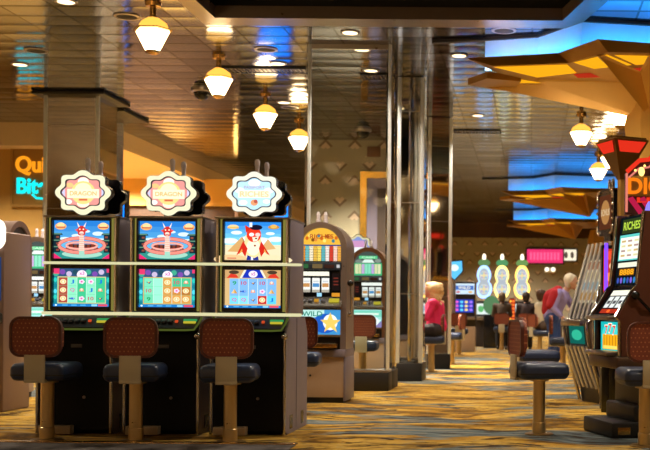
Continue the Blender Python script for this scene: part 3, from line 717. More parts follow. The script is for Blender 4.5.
    b = MB(); b.box(-.245, .245, .02, .07, .72, 1.04, .006); bp = b.build('belly_panel', STEEL, t)
    pc = Pic(.44, .27)
    if kind == 'gold':
        pc.rect(-.5, -.5, .5, .5, '#3f8fc8'); pc.rect(-.5, .2, .1, .5, '#b8e0d8'); pc.ell(.12, -.05, .3, .4, '#1f58b8'); pc.ell(.25, .0, .18, .32, '#eef4e8'); pc.poly([(.25, .4), (.32, .1), (.5, .1), (.36, -.1), (.42, -.4), (.25, -.2), (.1, -.4), (.15, -.1), (.0, .1), (.18, .1)], '#f0c860'); pc.text('WILD', -.2, .34, .5, .2, '#2a8a78')
    else:
        pc.rect(-.5, -.5, .5, .5, '#a8e8e0'); pc.rect(-.5, .1, .5, .45, '#7fd8c0'); pc.poly([(.0, -.5), (.2, .2), (.45, -.1), (.3, -.5)], '#f8fcfc'); pc.rect(-.45, .2, .4, .32, '#e4f8e8'); pc.poly([(.25, -.5), (.5, -.5), (.5, -.1)], '#8a80b8')
    pc.build('belly_glass', bp, (0, .012, .88))
    b = MB(); b.box(-.2, .2, -.1, .04, .6, .655, .012); b.build('coin_tray', BRASS, t)
    b = MB(); b.lathe([(.035, 0), (.035, .05)], 16, M=Matrix.Translation((.275, .12, .97)) @ Matrix.Rotation(PI / 2, 4, 'Y')); b.tube([(.315, .12, .97), (.325, .08, 1.15), (.32, .05, 1.29)], .011); lv = b.build('lever', CHROME, t)
    b = MB(); b.ball((.32, .05, 1.31), .035); b.build('lever_knob', BEZEL, lv)
    for x in (-.05, .03):
        b = MB(); b.lathe([(.024, 0), (.024, .04), (.019, .045), (.019, .09), (.024, .094), (.012, .13)], 12, (x, .12, 1.965)); b.build('signal_candle', mat('smoky_plastic', '#ddd4da', .25, 0), t)
    return t
RIM1, RIM2 = mat('copper_rim', '#9a877c', .3, .6), mat('brown_rim', '#7a5238', .35, .6)
make_arch('rounded arch-top slot machine with gold pay glass just right of the front three machines', (-2.29, 12.0, 0), 0, 'gold', RIM1)
ar2 = make_arch('arch-top reel slot machine with green pay glass seen through the glass screen', (-2.50, 16.9, 0), 0, 'green', RIM2)
ar3 = make_arch('arch-top slot machine half seen between the taupe machine and the front bank at left', (at(36, 300, 15).x, 15.0, 0), 0, 'green', RIM1)
make_arch('arch-top slot machine turned away at the left edge, seen from its taupe side', (-6.20, 12.25, 0), -PI / 2, 'gold', TAUPE)

def edge_machine():
    q = at(4, 240, 10.6)
    t = thing('slot_machine', 'slot machine cut off by the left edge, white lit panel over a blue one', 'slot machine', (q.x - .32, 10.6, 0))
    b = MB(); b.box(-.31, .31, .03, .6, 0, 1.75, .02); b.build('cabinet', TAUPE, t)
    b = MB(); b.prism(rrect(.62, .30, .08, 6, 0, 1.72), -.02, .06, 'y', .01); b.build('lit_panel', glow('white_panel', '#fff6e4', 1.6), t)
    b = MB(); b.box(-.28, .28, .015, .032, 1.08, 1.5, .004); b.build('screen', glow('blue_panel', '#1f4f9a', .7), t)
    b = MB(); b.box(-.3, .3, -.12, .03, .86, .96, .01); b.build('button_deck', BEZEL, t)
    return t
edge_machine()
# gear-shaped lit sign standing on a slim cabinet behind the arch machines
q = at(358, 249, 18.3)
t = thing('lit_wall_sign', 'scalloped white and violet lit sign peeking between the two arch-top machines', 'sign', (q.x, 18.3, 0))
b = MB(); b.box(-.26, .26, .02, .5, 0, q.z - .15, .01); b.build('cabinet', BLACK, t)
MT = Matrix.Translation((0, 0, q.z))
b = MB(); b.prism(cart(.46, .46), .02, .1, 'y', 0, MT); b.box(-.05, .05, .04, .08, -.3, -.15, M=MT); b.build('housing', BEZEL, t)
pc = Pic(1, 1); pc.poly(cart(.44, .44), '#e8d8a8'); pc.poly(cart(.38, .38), '#8a9ad8'); pc.ell(0, -.02, .13, .11, '#ffffff'); pc.poly([(-.14, .03), (.14, .03), (.09, .14), (-.09, .14)], '#d89ac8'); pc.ell(.05, -.1, .05, .04, '#f0a8b8'); pc.build('face', t, (0, .015, q.z))

# ------------------------------------------------------------------ right-hand carousel machines
def make_carousel(label, loc, theta):
    t = thing('carousel_slot_machine', label, 'slot machine', loc, -math.radians(theta), 'carousel slot machines on the right')
    b = MB(); b.box(-.32, .34, -.18, .62, 0, .13, .02); b.box(-.30, .32, .02, .60, .12, .26, .02); ft = b.build('foot_platform', mat('dark_base', '#120d0a', .45), t)
    b = MB(); b.box(.338, .343, -.13, -.02, .03, .09, .002); b.build('brass_plate', BRASS, ft)
    b = MB(); b.box(-.29, .31, .1, .6, .25, .62, .01); b.build('pedestal', mat('dark_pedestal', '#2c201a', .45), t)
    b = MB(); b.box(-.31, .33, -.14, .55, .56, .66, .02); b.build('shelf', mat('bronze_shelf', '#5d4836', .35, .5), t)
    b = MB(); b.box(-.24, .24, -.2, .0, .665, .70, .012); b.build('coin_tray', STEEL, t)
    body = [(-.06, .66), (-.06, .95), (-.1, .97), (-.1, 1.0), (.06, 1.22), (.08, 1.24), (.14, 1.84), (.5, 1.84), (.58, 1.2), (.58, .66)]
    b = MB(); b.prism(body, -.27, .27, 'x', .006); b.build('cabinet', BEZEL, t)
    for s in (-1, 1):
        b = MB(); b.prism([(p[0] - (.03 if p[0] < .2 else 0), p[1] + (.015 if p[1] > 1.8 else 0)) for p in body], s * .27, s * .305, 'x', .006); b.build('side_panel', BROWN, t)
        b = MB(); b.tube([(s * .285, -.10, .67), (s * .285, -.10, .95), (s * .285, -.14, .985), (s * .285, .025, 1.22), (s * .285, .05, 1.25), (s * .285, .105, 1.85)], .016); b.build('chrome_trim', CHROME, t)
    def tilt(y0, z0, y1, z1): return Vector((0, (y0 + y1) / 2, (z0 + z1) / 2)), math.hypot(y1 - y0, z1 - z0), math.atan2(-(y1 - y0), (z1 - z0))
    c, L, a = tilt(.078, 1.25, .137, 1.83)
    p = Pic(.5, L); p.rect(-.5, -.5, .5, .5, '#0d1418'); p.rect(-.4, .26, .4, .47, '#2c3a1a'); p.text('RICHES', 0, .37, .7, .12, '#b8d848')
    p.rect(-.46, -.14, .46, .24, '#5ec8c0'); p.rect(-.42, -.12, .42, .2, '#f3f6e6')
    for k in range(4):
        for j in range(3): p.rect(-.36 + j * .27, -.08 + k * .07, -.18 + j * .27, -.05 + k * .07, ['#c8a870', '#b09088', '#d8d0a0'][(j + k) % 3])
    p.rect(-.42, -.24, .42, -.17, '#e8e8d0'); p.rect(-.34, -.36, .3, -.26, '#7a4a10'); p.text('8888', -.02, -.31, .6, .08, '#ffae20')
    for k in range(6): p.ell(-.36 + k * .14, -.43, .05, .045, ['#3a50a8', '#7a5ac8', '#2f7ab0'][k % 3])
    p.build('pay_glass', t, tuple(c + Vector((0, -.004, 0))), (-a if False else -math.atan2(.059, .58), 0, 0))
    c, L, a = tilt(-.1, 1.0, .06, 1.22); rx = -math.atan2(.16, .22)
    p = Pic(.48, L); p.rect(-.5, -.5, .5, .5, '#131010'); p.rect(-.4, .22, .38, .42, '#f4f1dc')
    for k in range(3): p.rect(-.36 + k * .26, -.25, -.16 + k * .26, .18, '#dfe3df'); p.rect(-.33 + k * .26, -.1, -.19 + k * .26, .02, '#4b4a4c')
    p.rect(-.36, -.46, .36, -.3, '#a8301c'); p.ell(0, -.38, .07, .06, '#ff6a2a'); p.build('reel_window', t, tuple(c + Vector((0, -.003, .003))), (rx, 0, 0))
    b = MB(); b.box(-.25, .25, -.19, -.08, .955, .99, .008); dk = b.build('button_deck', STEEL, t)
    for k in range(4):
        b = MB(); b.box(-.2 + k * .09, -.14 + k * .09, -.165, -.115, .99, 1.0, .004); b.build('button', mat('dark_button', '#3b3a44', .3), dk)
    p = Pic(.42, .25); p.rect(-.5, -.5, .5, .5, '#17b0b0'); p.ell(0, .05, .44, .42, '#45d0cc'); p.rect(-.4, -.42, .4, .08, '#f0a818'); p.rect(-.36, -.4, .36, -.3, '#ffd860')
    for k in range(5): p.rect(-.34 + k * .15, -.3, -.3 + k * .15, .04, '#b87414')
    for k in range(3): x = -.2 + k * .2; p.text('7', x, .22 + (.06 if k == 1 else 0), .2, .36, '#fff2d8'); p.text('7', x, .23 + (.06 if k == 1 else 0), .15, .28, '#d8341c')
    p.build('belly_glass', t, (0, -.064, .815))
    b = MB(); b.ball((.33, .02, 1.16), .035); b.tube([(.3, .2, 1.0), (.34, .1, 1.08), (.33, .02, 1.16)], .012); b.build('lever', BEZEL, t)
    b = MB(); b.lathe([(.05, 0), (.05, .02), (.04, .05), (.03, .09), (.012, .12)], 18, (-.03, .3, 1.845)); b.build('signal_candle', glow('violet_candle', '#8f86ff', 1.2), t)
    return t
cm = make_carousel('nearest slot machine on the right, white pay table over reels and teal sevens panel', (.735, 9.24, 0), 72)
GC = 'carousel slot machines on the right'
def make_ribbed(label, loc, theta):
    t = thing('chrome_slot_machine', label, 'slot machine', loc, -math.radians(theta), 'chrome-ribbed slot machines on the right')
    SIDE = mat('tan_side_panel', '#8d7560', .38, .3)
    body = [(.12, .0), (.10, .18), (-.06, .62), (-.09, .88), (-.02, .95), (.20, 1.70), (.60, 1.70), (.66, .9), (.66, .0)]
    b = MB(); b.prism(body, -.29, .29, 'x', .006); b.build('cabinet', mat('dark_cabinet', '#241f22', .35, .2), t)
    for k in (-1, 1):
        b = MB(); b.prism([(p[0] + (.015 if p[0] < .3 else .004), p[1]) for p in body], k * .29, k * .315, 'x', .006); b.build('side_panel', SIDE, t)
    b = MB(); b.prism([(.17, 1.66), (.20, 1.80), (.62, 1.80), (.62, 1.66)], -.31, .31, 'x', .01); b.build('gold_cap', mat('polished_gold', '#d0a03c', .2, .95), t)
    for k in range(6):
        x = -.28 + k * .112
        b = MB(); b.tube([(x, -.05, .94), (x, .165, 1.68), (x, .19, 1.79)], .019); b.build('chrome_rib', mat('bright_chrome', '#dcd8d2', .22, .65), t)
        b = MB(); b.tube([(x, -.085, .64), (x, .09, .17)], .022); b.build('chrome_rib', mat('bright_chrome', '#dcd8d2', .22, .65), t)
    for k in (-1, 1):
        b = MB(); b.tube([(k * .305, .10, .02), (k * .305, -.07, .62), (k * .305, -.11, .89), (k * .305, -.04, .95), (k * .305, .18, 1.7)], .02); b.build('edge_trim', CHROME, t)
    pc = Pic(.46, .50); pc.rect(-.5, -.5, .5, .5, '#e8dcc0')
    for k in range(4): pc.rect(-.46, -.44 + k * .24, .46, -.26 + k * .24, ['#c89a50', '#9ab8c0', '#d8c8a0', '#b07a58'][k])
    pc.build('pay_glass', t, (0, .085, 1.36), (-math.atan2(.215, .74), 0, 0), m=picmat(.7, 'dim_picture'))
    b = MB(); b.box(-.27, .27, -.17, .02, .86, .92, .015); dk = b.build('button_deck', STEEL, t)
    for k in range(5): MB().ball((-.2 + k * .1, -.12, .925), .024, (1, 1, .6)).build('button', CHROME, dk)
    pc = Pic(.4, .2); pc.rect(-.5, -.5, .5, .5, '#0f5a50'); pc.ell(0, 0, .35, .3, '#2fae8c'); pc.build('belly_glass', t, (0, -.082, .76), (math.atan2(.03, .26), 0, 0))
    return t
cm2 = make_ribbed('tall slot machine with long slanted chrome ribs and gold cap along the right aisle', (.60, 12.3, 0), 68)
dup(cm2, (.66, 15.2, 0), -math.radians(84), 'second chrome-ribbed slot machine, mostly hidden behind the first along the right aisle')
# bulb-edged topper sign on the second machine
t = thing('bulb_sign', 'black upright sign edged with chrome bulbs on top of the chrome-ribbed machine', 'sign', (.86, 12.36, 1.835), -math.radians(72))
b = MB(); b.prism(rrect(.5, .52, .05, 4, 0, .30), -.02, .12, 'y', .01); b.box(-.1, .1, .0, .1, -.022, .05); b.build('housing', BEZEL, t)
b = MB()
for px_, pz_ in rrect(.45, .47, .05, 4, 0, .30): b.ball((px_, -.03, pz_), .018, u=8, v=6)
for k in range(5):
    for s in (-1, 1): b.ball((s * .225, -.03, .14 + k * .08), .018, u=8, v=6)
b.build('bulb', mat('chrome_bulb', '#e0d0b8', .1, .9), t)
pc = Pic(.36, .38); pc.rect(-.5, -.5, .5, .5, '#6a3a24'); pc.ell(0, 0, .36, .36, '#d89a58'); pc.text('BONUS', 0, 0, .7, .2, '#ffe0b0'); pc.build('face', t, (0, -.024, .30), m=picmat(.7, 'dim_picture'))
b = MB(); b.lathe([(.02, 0), (.02, .08), (.012, .12)], 12, (-.06, .05, .56)); b.lathe([(.02, 0), (.02, .08), (.012, .12)], 12, (.04, .05, .56)); b.build('candle', CHROME, t)
# violet light tube and red panel beside it
q = at(606, 278, 11.2)
t = thing('neon_tube_post', 'upright violet light tube between the two nearest right-hand machines', 'light tube', (q.x, 11.2, 0))
b = MB(); b.box(-.04, .04, -.04, .04, 0, .9, .008); b.build('post', BEZEL, t)
b = MB(); b.tube([(0, 0, .9), (0, 0, 1.72)], .018); b.build('tube', glow('violet_neon', '#6a3cf0', 2.2), t)
q = at(613, 262, 11.5)
t = thing('red_display', 'narrow red and orange lit display behind the nearest right-hand machine', 'display', (q.x, 11.5, 0))
b = MB(); b.box(-.12, .12, .0, .2, 0, 1.72, .01); b.build('cabinet', BEZEL, t)
pc = Pic(.2, .7); pc.rect(-.5, -.5, .5, .5, '#b8341c'); 
for k in range(6): pc.ell(.1 * (-1) ** k, -.4 + k * .16, .3, .07, ['#f08a3a', '#ffd0a0', '#e0502a'][k % 3])
pc.build('screen', t, (0, -.003, 1.33))
# neon dice sign
q0, q1 = at(626, 148, 10.6), at(626, 214, 10.6)
hh = q0.z - q1.z
t = thing('neon_sign', 'large red neon-framed sign with orange letters at the right edge above the nearest machine', 'sign', (q0.x + .55, 10.6, 0))
b = MB(); b.box(-.5, .5, .1, .35, 0, q1.z + .02, .01); b.build('stand', BROWN, t)
b = MB(); b.prism([(-.55, 0), (.25, 0), (.25, hh), (-.10, hh), (-.26, hh * .92), (-.40, hh * .80), (-.55, hh * .62)], .02, .14, 'y', .008, Matrix.Translation((0, 0, q1.z))); b.build('board', mat('dark_red_board', '#4a1814', .5), t)
RED = glow('red_neon', '#e8341f', 1.1); PINK = glow('pink_neon', '#f58a78', .9)
b = MB(); b.tube([(-.54, -.0, q1.z + .02), (-.54, 0, q1.z + hh * .62)], .012); b.build('neon_edge', PINK, t)
for k, (dz, m) in enumerate(((.0, RED), (-.075, PINK))):
    b = MB(); z = q1.z + hh * .64 + dz
    b.tube([(-.54, -.0, z), (-.42, -.0, z + .11), (-.33, -.0, z + .12), (-.27, 0, z + .17), (-.20, 0, z + .23), (-.1, 0, z + .25), (.2, 0, z + .25)], .022 if k < 1 else .010); b.build('neon_chevron', m, t)
for k in range(3): MB().ball((-.46 + k * .09, -.015, q1.z + hh * (.66 + .07 * k)), .012).build('bulb', glow('warm_bulb', '#ffd87a', 2), t)
b = MB(); b.box(-.53, .22, -.005, .02, q1.z + hh * .27, q1.z + hh * .58, .006); b.build('letter_band', mat('mustard_band', '#9a7a2c', .5), t)
letters('DICE', -.31, q1.z + hh * .425, .44, .16, glow('orange_neon', '#ff8418', 1.05), t, -.006, .02)
letters('LIVE', -.27, q1.z + hh * .215, .34, .05, RED, t, .016, .02)
for k in range(3):
    z = q1.z + .03; x = -.53 + k * .11
    b = MB(); b.prism([(x, z + .12), (x + .05, z + .14), (x + .16, z - .01), (x + .11, z - .03)], .0, .03, 'y'); b.build('light_bar', glow('magenta_bar', '#c8224e', .85), t)
b = MB(); b.ball((-.40, -.02, q1.z + hh * .64), .03, (1, .5, 1.5)); b.build('bulb', glow('warm_bulb', '#ffd87a', 2), t)

# inverted pyramid post
q = at(622, 142, 11.9); q2 = at(622, 178, 11.9)
t = thing('pyramid_post', 'inverted dark gold pyramid with red lit panels on a slim gold post at right', 'light post', (q.x, 11.9, 0), math.radians(25))
b = MB(); b.lathe([(.06, 0), (.06, .03), (.045, .05), (.045, q2.z)], 4, M=Matrix.Rotation(PI / 4, 4, 'Z'), smooth=False); b.build('post', GOLD, t)
b = MB(); b.lathe([(.05, q2.z - .02), (.30, q.z), (.27, q.z + .015), (.27, q.z + .03)], 4, M=Matrix.Rotation(PI / 4, 4, 'Z'), smooth=False); b.build('capital', mat('dark_gold_metal', '#6b4a1e', .3, .8), t)
for k in range(4):
    a = k * PI / 2; R = Matrix.Rotation(a, 4, 'Z'); zt, zb = q.z - .02, q.z - .13
    f = lambda z: (.30 * .7071) * ((z - q2.z + .02) / (q.z - q2.z + .02)) * .96 + .012
    b = MB()
    pts = [(-f(zb) * .78, -f(zb) - .012, zb), (f(zb) * .78, -f(zb) - .012, zb), (f(zt) * .84, -f(zt) - .012, zt), (-f(zt) * .84, -f(zt) - .012, zt)]
    b.face([R @ Vector(p) for p in pts]); b.build('red_panel', glow('red_lit_panel', '#e0301c', 1.1), t)

# ------------------------------------------------------------------ gold tree canopies with blue cove
def make_canopy():
    t = thing('gold_canopy', 'nearest faceted gold ceiling canopy with blue lit edge and amber panels, top right', 'canopy', (0, 13.4, 0))
    B = Vector((0, 13.4, 0))
    zt, zb = H + 2.92, H + 2.80
    A = lambda x, y, z: atz(x, y, z) - B
    T = [A(466, 58, zt), A(558, 53, zt), A(598, 39, zt), A(664, 44.2, zt)]
    U = [A(493, 66, zb), A(569, 63, zb), A(608, 52, zb), A(664, 53.2, zb)]
    yb = A(600, 99, zb).y
    Tr, Ur = Vector((3.4, T[3].y, zt)), Vector((3.4, U[3].y, zb))
    under = U + [Ur, Vector((3.4, yb, zb)), A(600, 99, zb), A(560, 95, zb), A(512, 89, zb), A(500, 82, zb), A(522, 78.5, zb), A(497, 72.5, zb)]
    back = [Vector((3.4, yb + .3, zt)), Vector((.2, yb + .3, zt)), Vector((T[0].x + .35, T[0].y + .8, zt))]
    b = MB()
    b.face(under); b.face((T + [Tr] + back)[::-1])
    tt, uu = T + [Tr], U + [Ur]
    for k in range(4): b.face([tt[k], tt[k + 1], uu[k + 1], uu[k]])
    b.face([T[0], U[0], under[-1]]); b.face([T[0], under[-1], under[-2], back[2]]); b.face([back[2], under[-2], under[-3], under[-4], back[1]]); b.face([back[1], under[7], under[6], under[5], back[0]]); b.face([back[0], under[5], Ur, Tr])
    b.build('canopy_plate', DGOLD, t)
    zw = zb - .01
    w1 = [A(468, 82.5, zw), A(487, 76, zw), A(521, 79, zw), A(512, 89, zw), A(494, 87.5, zw)]
    b = MB(); b.prism([(v.x, v.y) for v in w1], zw - .03, zw + .05, 'z'); b.build('wing', DGOLD, t)
    # cove wall lit by blue light strips lying in the trough behind the fascia
    cv = [A(485, 37.2, ZC), A(538, 34, ZC), A(582, 18, ZC), A(664, 22.8, ZC)]; cv.append(Vector((3.4, cv[-1].y, 0)))
    cv = [Vector((v.x, v.y + .05, 0)) for v in cv]
    b = MB(); b.prism([(v.x, v.y) for v in cv] + [(v.x, v.y + .06) for v in cv[::-1]], zt - .0, ZC - .006, 'z'); b.build('cove_wall', mat('pale_blue_paint', '#bfe0f4', .7), t)
    lft = A(432, 40.5, ZC)
    ct = [Vector((lft.x, lft.y + .02, 0))] + cv
    b = MB(); b.prism([(v.x, v.y - .05) for v in ct] + [(v.x, v.y + .02) for v in ct[::-1]], ZC - .035, ZC - .004, 'z'); b.build('cove_trim', DARK, t)
    for a, c in zip(cv, cv[1:]):
        d = c - a; L = d.length; nrm = Vector((d.y, -d.x, 0)).normalized(); mid = (a + c) / 2 + nrm * .20
        l = bpy.data.lights.new('cove_light', 'AREA'); l.shape = 'RECTANGLE'; l.size = L; l.size_y = .05; l.energy = 5.5 * L; l.color = (.02, .37, 1)
        o = bpy.data.objects.new('cove_light', l); o.location = (mid.x, mid.y, zt + .03)
        z = (nrm * .9 + Vector((0, 0, -.45))).normalized(); x = d.normalized(); yv = z.cross(x)
        o.rotation_euler = Matrix((x, yv, z)).transposed().to_euler(); link(o, t)
    AMB = glow('amber_panel', '#f5aa18', 1.15); REDP = glow('red_panel_glow', '#c8361c', .8)
    zs = zb - .006
    def panel(pts, m, nm):
        b = MB(); b.face([atz(x, y, zs) - B for x, y in pts]); b.build(nm, m, t)
    panel([(493, 67), (567, 64.5), (577, 73), (537, 77.5)], AMB, 'amber_panel')
    panel([(573, 62.5), (607, 54.5), (632, 65), (594, 69)], AMB, 'amber_panel')
    panel([(614, 55), (652, 56), (652, 64), (636, 65)], AMB, 'amber_panel')
    panel([(495, 86.6), (521, 79.5), (580, 89), (569, 91.5)], AMB, 'amber_panel')
    panel([(573, 74), (590, 73), (601, 77.5), (578, 78)], REDP, 'red_panel')
    panel([(627, 69), (649, 67), (652, 72), (630, 72)], REDP, 'red_panel')
    # trunk and branches
    T = Vector((1.50, 13.75, 0)) - B
    b = MB(); b.lathe([(.30, 0), (.30, 3.0), (.34, 3.35), (.26, zb - .12)], 6, (T.x, T.y, 0), smooth=False); b.build('trunk', mat('gold_trunk', '#cb9a45', .42, .3), t)
    def branch(a, c, w0, w1, h0):
        a, c = Vector(a), Vector(c); d = (c - a).normalized(); nn = Vector((-d.y, d.x, 0))
        b = bmesh.new()
        v = [b.verts.new(p) for p in (a + nn * w0, a - nn * w0, c - nn * w1, c + nn * w1)]
        lo = [b.verts.new(Vector((a.x, a.y, a.z - h0))), b.verts.new(Vector((c.x, c.y, c.z - .02)))]
        for f in ((0, 1, 2, 3), (0, 3, 5, 4), (1, 4, 5, 2), (0, 4, 1), (3, 2, 5)):
            L = v + lo; b.faces.new([L[i] for i in f])
        m = MB(); m.merge(b); m.build('branch', mat('gold_branch', '#b8842c', .4, .4), t)
    za = zb - .004
    for (x, y), w in (((537, 80), .12), ((600, 55), .10), ((480, 84), .16), ((652, 56), .10), ((570, 96), .14)):
        e = atz(x, y, za) - B; branch((T.x, T.y, za), (e.x, e.y, za), .26, w * .5, .42)
    return t
can = make_canopy()
GCN = 'gold ceiling canopies'; can['group'] = GCN
can2 = dup(can, (0, 27.6, 0), 0, 'second gold ceiling canopy with blue edge, farther down the right aisle', GCN)
can3 = dup(can, (0, 36.4, 0), 0, 'farthest gold ceiling canopy near the back wall', GCN)

for c_, k_ in ((can2, .45), (can3, .45)):
    for ch in children_of(c_):
        if ch.name.startswith('trunk'): ch.location.x = .75
        if ch.type == 'LIGHT': ch.data = ch.data.copy(); ch.data.energy *= k_

# ------------------------------------------------------------------ ceiling fittings
def make_lamp(label):
    t = thing('pendant_lamp', label, 'lamp')
    t.location = (0, 0, ZC)
    b = MB(); b.lathe([(.035, -.175), (.035, -.05), (.08, -.045), (.09, -.001)], 12); b.build('stem', BRASS, t)
    b = MB(); b.lathe([(.075, -.53), (.185, -.32), (.17, -.305)], 6, smooth=False); b.build('shade', LAMPM, t)
    b = MB(); b.lathe([(.175, -.30), (.15, -.23), (.06, -.17)], 6, smooth=False); b.build('upper_shade', glow('amber_upper_glass', '#ffb648', 1.6), t)
    b = MB(); b.lathe([(.18, -.318), (.215, -.308), (.215, -.296), (.17, -.296)], 6, smooth=False); b.build('rim', BRASS, t)
    b = MB(); b.lathe([(.03, -.57), (.08, -.55), (.082, -.528)], 6, smooth=False); b.build('bottom_cap', BRASS, t)
    return t
def m_lamp():
    t = NT('lamp_glass'); e = t.n('Emission'); e.inputs[0].default_value = (1, .70, .36, 1); e.inputs[1].default_value = 15
    t.t.links.new(e.outputs[0], t.out.inputs[0]); return t.m
LAMPM = m_lamp()
lamp = make_lamp('nearest lit hexagonal ceiling lamp, top left of the photo'); lamp.location = (-4.14, 12.0, ZC)
GL = 'hexagonal ceiling lamps over the left'; lamp['group'] = GL
dup(lamp, (-4.13, 14.5, ZC), 0, 'second lit hexagonal ceiling lamp of the left row, beside the dome camera', GL)
dup(lamp, (-4.14, 17.1, ZC), 0, 'third lit hexagonal ceiling lamp of the left row', GL)
dup(lamp, (-4.10, 19.4, ZC), 0, 'farthest lit hexagonal ceiling lamp of the left row, nearest the wallpapered wall', GL)
GR = 'hexagonal ceiling lamps over the right'
for k, y in enumerate((9.6, 7.2, 4.8, 2.4, 0, -2.4)):  # unseen lamps added to light the front area and the mirrors
    dup(lamp, (-4.14, y, ZC), 0, 'unseen hexagonal ceiling lamp added in line with the left row to light front and mirrors', GL)
    dup(lamp, (2.6, y, ZC), 0, 'unseen hexagonal ceiling lamp added on the right to light front and mirrors', GL)
dup(lamp, (1.33, 16.6, ZC), 0, 'lit ceiling lamp tucked against the gold tree trunk', GR)
dup(lamp, (.84, 18.6, ZC), 0, 'lit ceiling lamp hanging alone below the nearest canopy', GR)
dup(lamp, (1.55, 21.6, ZC), 0, 'lit ceiling lamp behind the inverted pyramid at right', GR)
dup(lamp, (1.43, 23.4, ZC), 0, 'farthest lit ceiling lamp on the right', GR)

def disc(name, label, cat, px, py, m, r=.1, group=None):
    p = atz(px, py, ZC); t = thing(name, label, cat, (p.x, p.y, ZC), 0, group)
    b = MB(); b.lathe([(r * 1.25, -.001), (r * 1.25, -.012), (r, -.014)], 20); b.build('ring', STEEL, t)
    b = MB(); b.lathe([(r, -.013), (r * .9, -.016)], 20); b.build('lens', m, t); return p
DL = glow('downlight_lens', '#ffe2b4', 3)
SP = []
for px, py, where in ((66, 1, 'at the top left edge'), (20, 64, 'at the far left above the teal reflection'), (278, 63, 'below the blue patch of ceiling'), (350, 32, 'nearest above the glass screen'), (362, 49, 'second above the glass screen'),
                      (371, 70, 'just above the slatted vent by the glass screen'), (459, 55, 'left of the gold canopy tip'), (284, 102, 'between the third and fourth left lamps'), (478, 115, 'in the centre of the ceiling beyond the canopy')):
    SP.append(disc('downlight', 'small round recessed downlight ' + where, 'downlight', px, py, DL, .095, 'recessed downlights'))
for px, py, where in ((36, 50, 'left of the blue streak'), (127, 16, 'beside the nearest hexagonal lamp'), (266, 49, 'in the blue patch left of the glass screen'), (290, 107, 'left of the glass screen top'), (504, 30, 'in front of the blue cove')):
    disc('ceiling_speaker', 'dark round ceiling speaker ' + where, 'speaker', px, py, mat('speaker_mesh', '#231d1a', .7), .12, 'round ceiling speakers')
for px, py, where in ((202, 96, 'left of the second hexagonal lamp'), (363, 135, 'above the heart wallpaper')):
    p = atz(px, py, ZC - .1); t = thing('dome_camera', 'dark dome security camera ' + where, 'camera', (p.x, p.y, ZC), 0, 'dome cameras')
    b = MB(); b.lathe([(.16, .012), (.16, -.03), (.13, -.05)], 24); b.build('collar', STEEL, t)
    b = MB(); b.ball((0, 0, -.05), .125, (1, 1, .95)); b.build('dome', mat('smoked_dome', '#0c0b0c', .1, .2), t)
def grille(x0, x1, py, label):
    a, c = atz(x0, py, ZC), atz(x1, py, ZC); t = thing('air_vent', label, 'vent', ((a.x + c.x) / 2, a.y, ZC))
    w = (c.x - a.x) / 2
    b = MB(); b.box(-w, w, -.14, .14, -.012, -.001); b.build('backing', BEZEL, t)
    b = MB(); b.ring([(-w - .02, -.16), (w + .02, -.16), (w + .02, .16), (-w - .02, .16)], [(-w, -.14), (w, -.14), (w, .14), (-w, .14)], -.02, -.001, 'z'); b.build('frame', DARK, t)
    b = MB(); n = int(w * 2 / .06)
    for k in range(n): b.box(-w + k * .06, -w + k * .06 + .015, -.14, .14, -.018, -.011)
    b.build('slats', mat('vent_slat', '#4a4038', .5, .4), t)
grille(224, 306, 69.5, 'long dark slatted air vent left of the glass screen')
grille(363, 389, 76, 'short dark slatted air vent seen above the glass screen')
grille(455, 500, 131, 'dark slatted air vent in the middle of the ceiling beyond the columns')

# blue glowing panels added behind the front bank to colour the ceiling reflections
def glow_panel(label, X, Y, w, z0, z1):
    t = thing('added_blue_glow', label, 'display', (X, Y, 0))
    b = MB(); b.box(-w / 2 - .03, w / 2 + .03, .0, .2, 0, z1 + .04, .01); b.build('cabinet', BEZEL, t)
    pc = Pic(w, z1 - z0); pc.rect(-.5, -.5, .5, .5, '#0c6ad8')
    for k in range(10): pc.ell(-.3 + .6 * random.random(), -.45 + k * .1, .16, .025, '#3fa8f4')
    pc.build('screen', t, (0, -.004, (z0 + z1) / 2), m=picmat(3.2, 'blue_ceiling_glow'))
glow_panel('narrow blue glowing panel added for the blue ceiling streak, behind the first topper', at(116, 200, 19.9).x, 19.9, .30, 1.2, 3.1)
glow_panel('wide blue glowing panel added for the blue ceiling patch, behind the third topper', at(273, 200, 20.6).x, 20.6, .56, 1.9, 3.1)

# ------------------------------------------------------------------ far machines
def make_far(label, loc, kind):
    t = thing('slot_machine', label, 'slot machine', loc)
    b = MB(); b.box(-.27, .27, .0, .55, 0, .62, .01); b.build('base_box', BEIGE, t)
    b = MB(); b.box(-.29, .29, .05, .5, .62, 1.72, .02); b.build('cabinet', mat('dark_cabinet', '#241f22', .35, .2), t)
    b = MB(); b.box(-.28, .28, -.1, .06, .78, .86, .015); b.build('button_deck', STEEL, t)
    for s in (-1, 1):
        b = MB(); b.tube([(s * .285, .03, .88), (s * .285, .03, 1.7)], .016); b.build('side_trim', CHROME, t)
    pc = Pic(.46, .32); pc.rect(-.5, -.5, .5, .5, '#2a3fb0'); 
    for k in range(12): pc.ell(-.38 + (k % 4) * .25, -.3 + (k // 4) * .3, .09, .1, ['#e060c0', '#60c8f0', '#f0d080', '#a070e8'][(k * 5) % 4])
    pc.build('screen', t, (0, .045, 1.12))
    pc = Pic(.5, .26); pc.rect(-.5, -.5, .5, .5, '#c8dcec'); pc.rect(-.46, -.1, .46, .3, '#3f6ab8'); pc.text('WILD', 0, .1, .6, .26, '#f4f0d8'); pc.ell(-.3, -.3, .1, .1, '#c05a60'); pc.ell(.3, -.3, .1, .1, '#e0b060'); pc.build('sign', t, (0, .045, 1.54))
    return t
q = at(464, 300, 27)
far = make_far('far slot machine with blue and magenta screen behind the lone far stool', (q.x, 27, 0), 0)
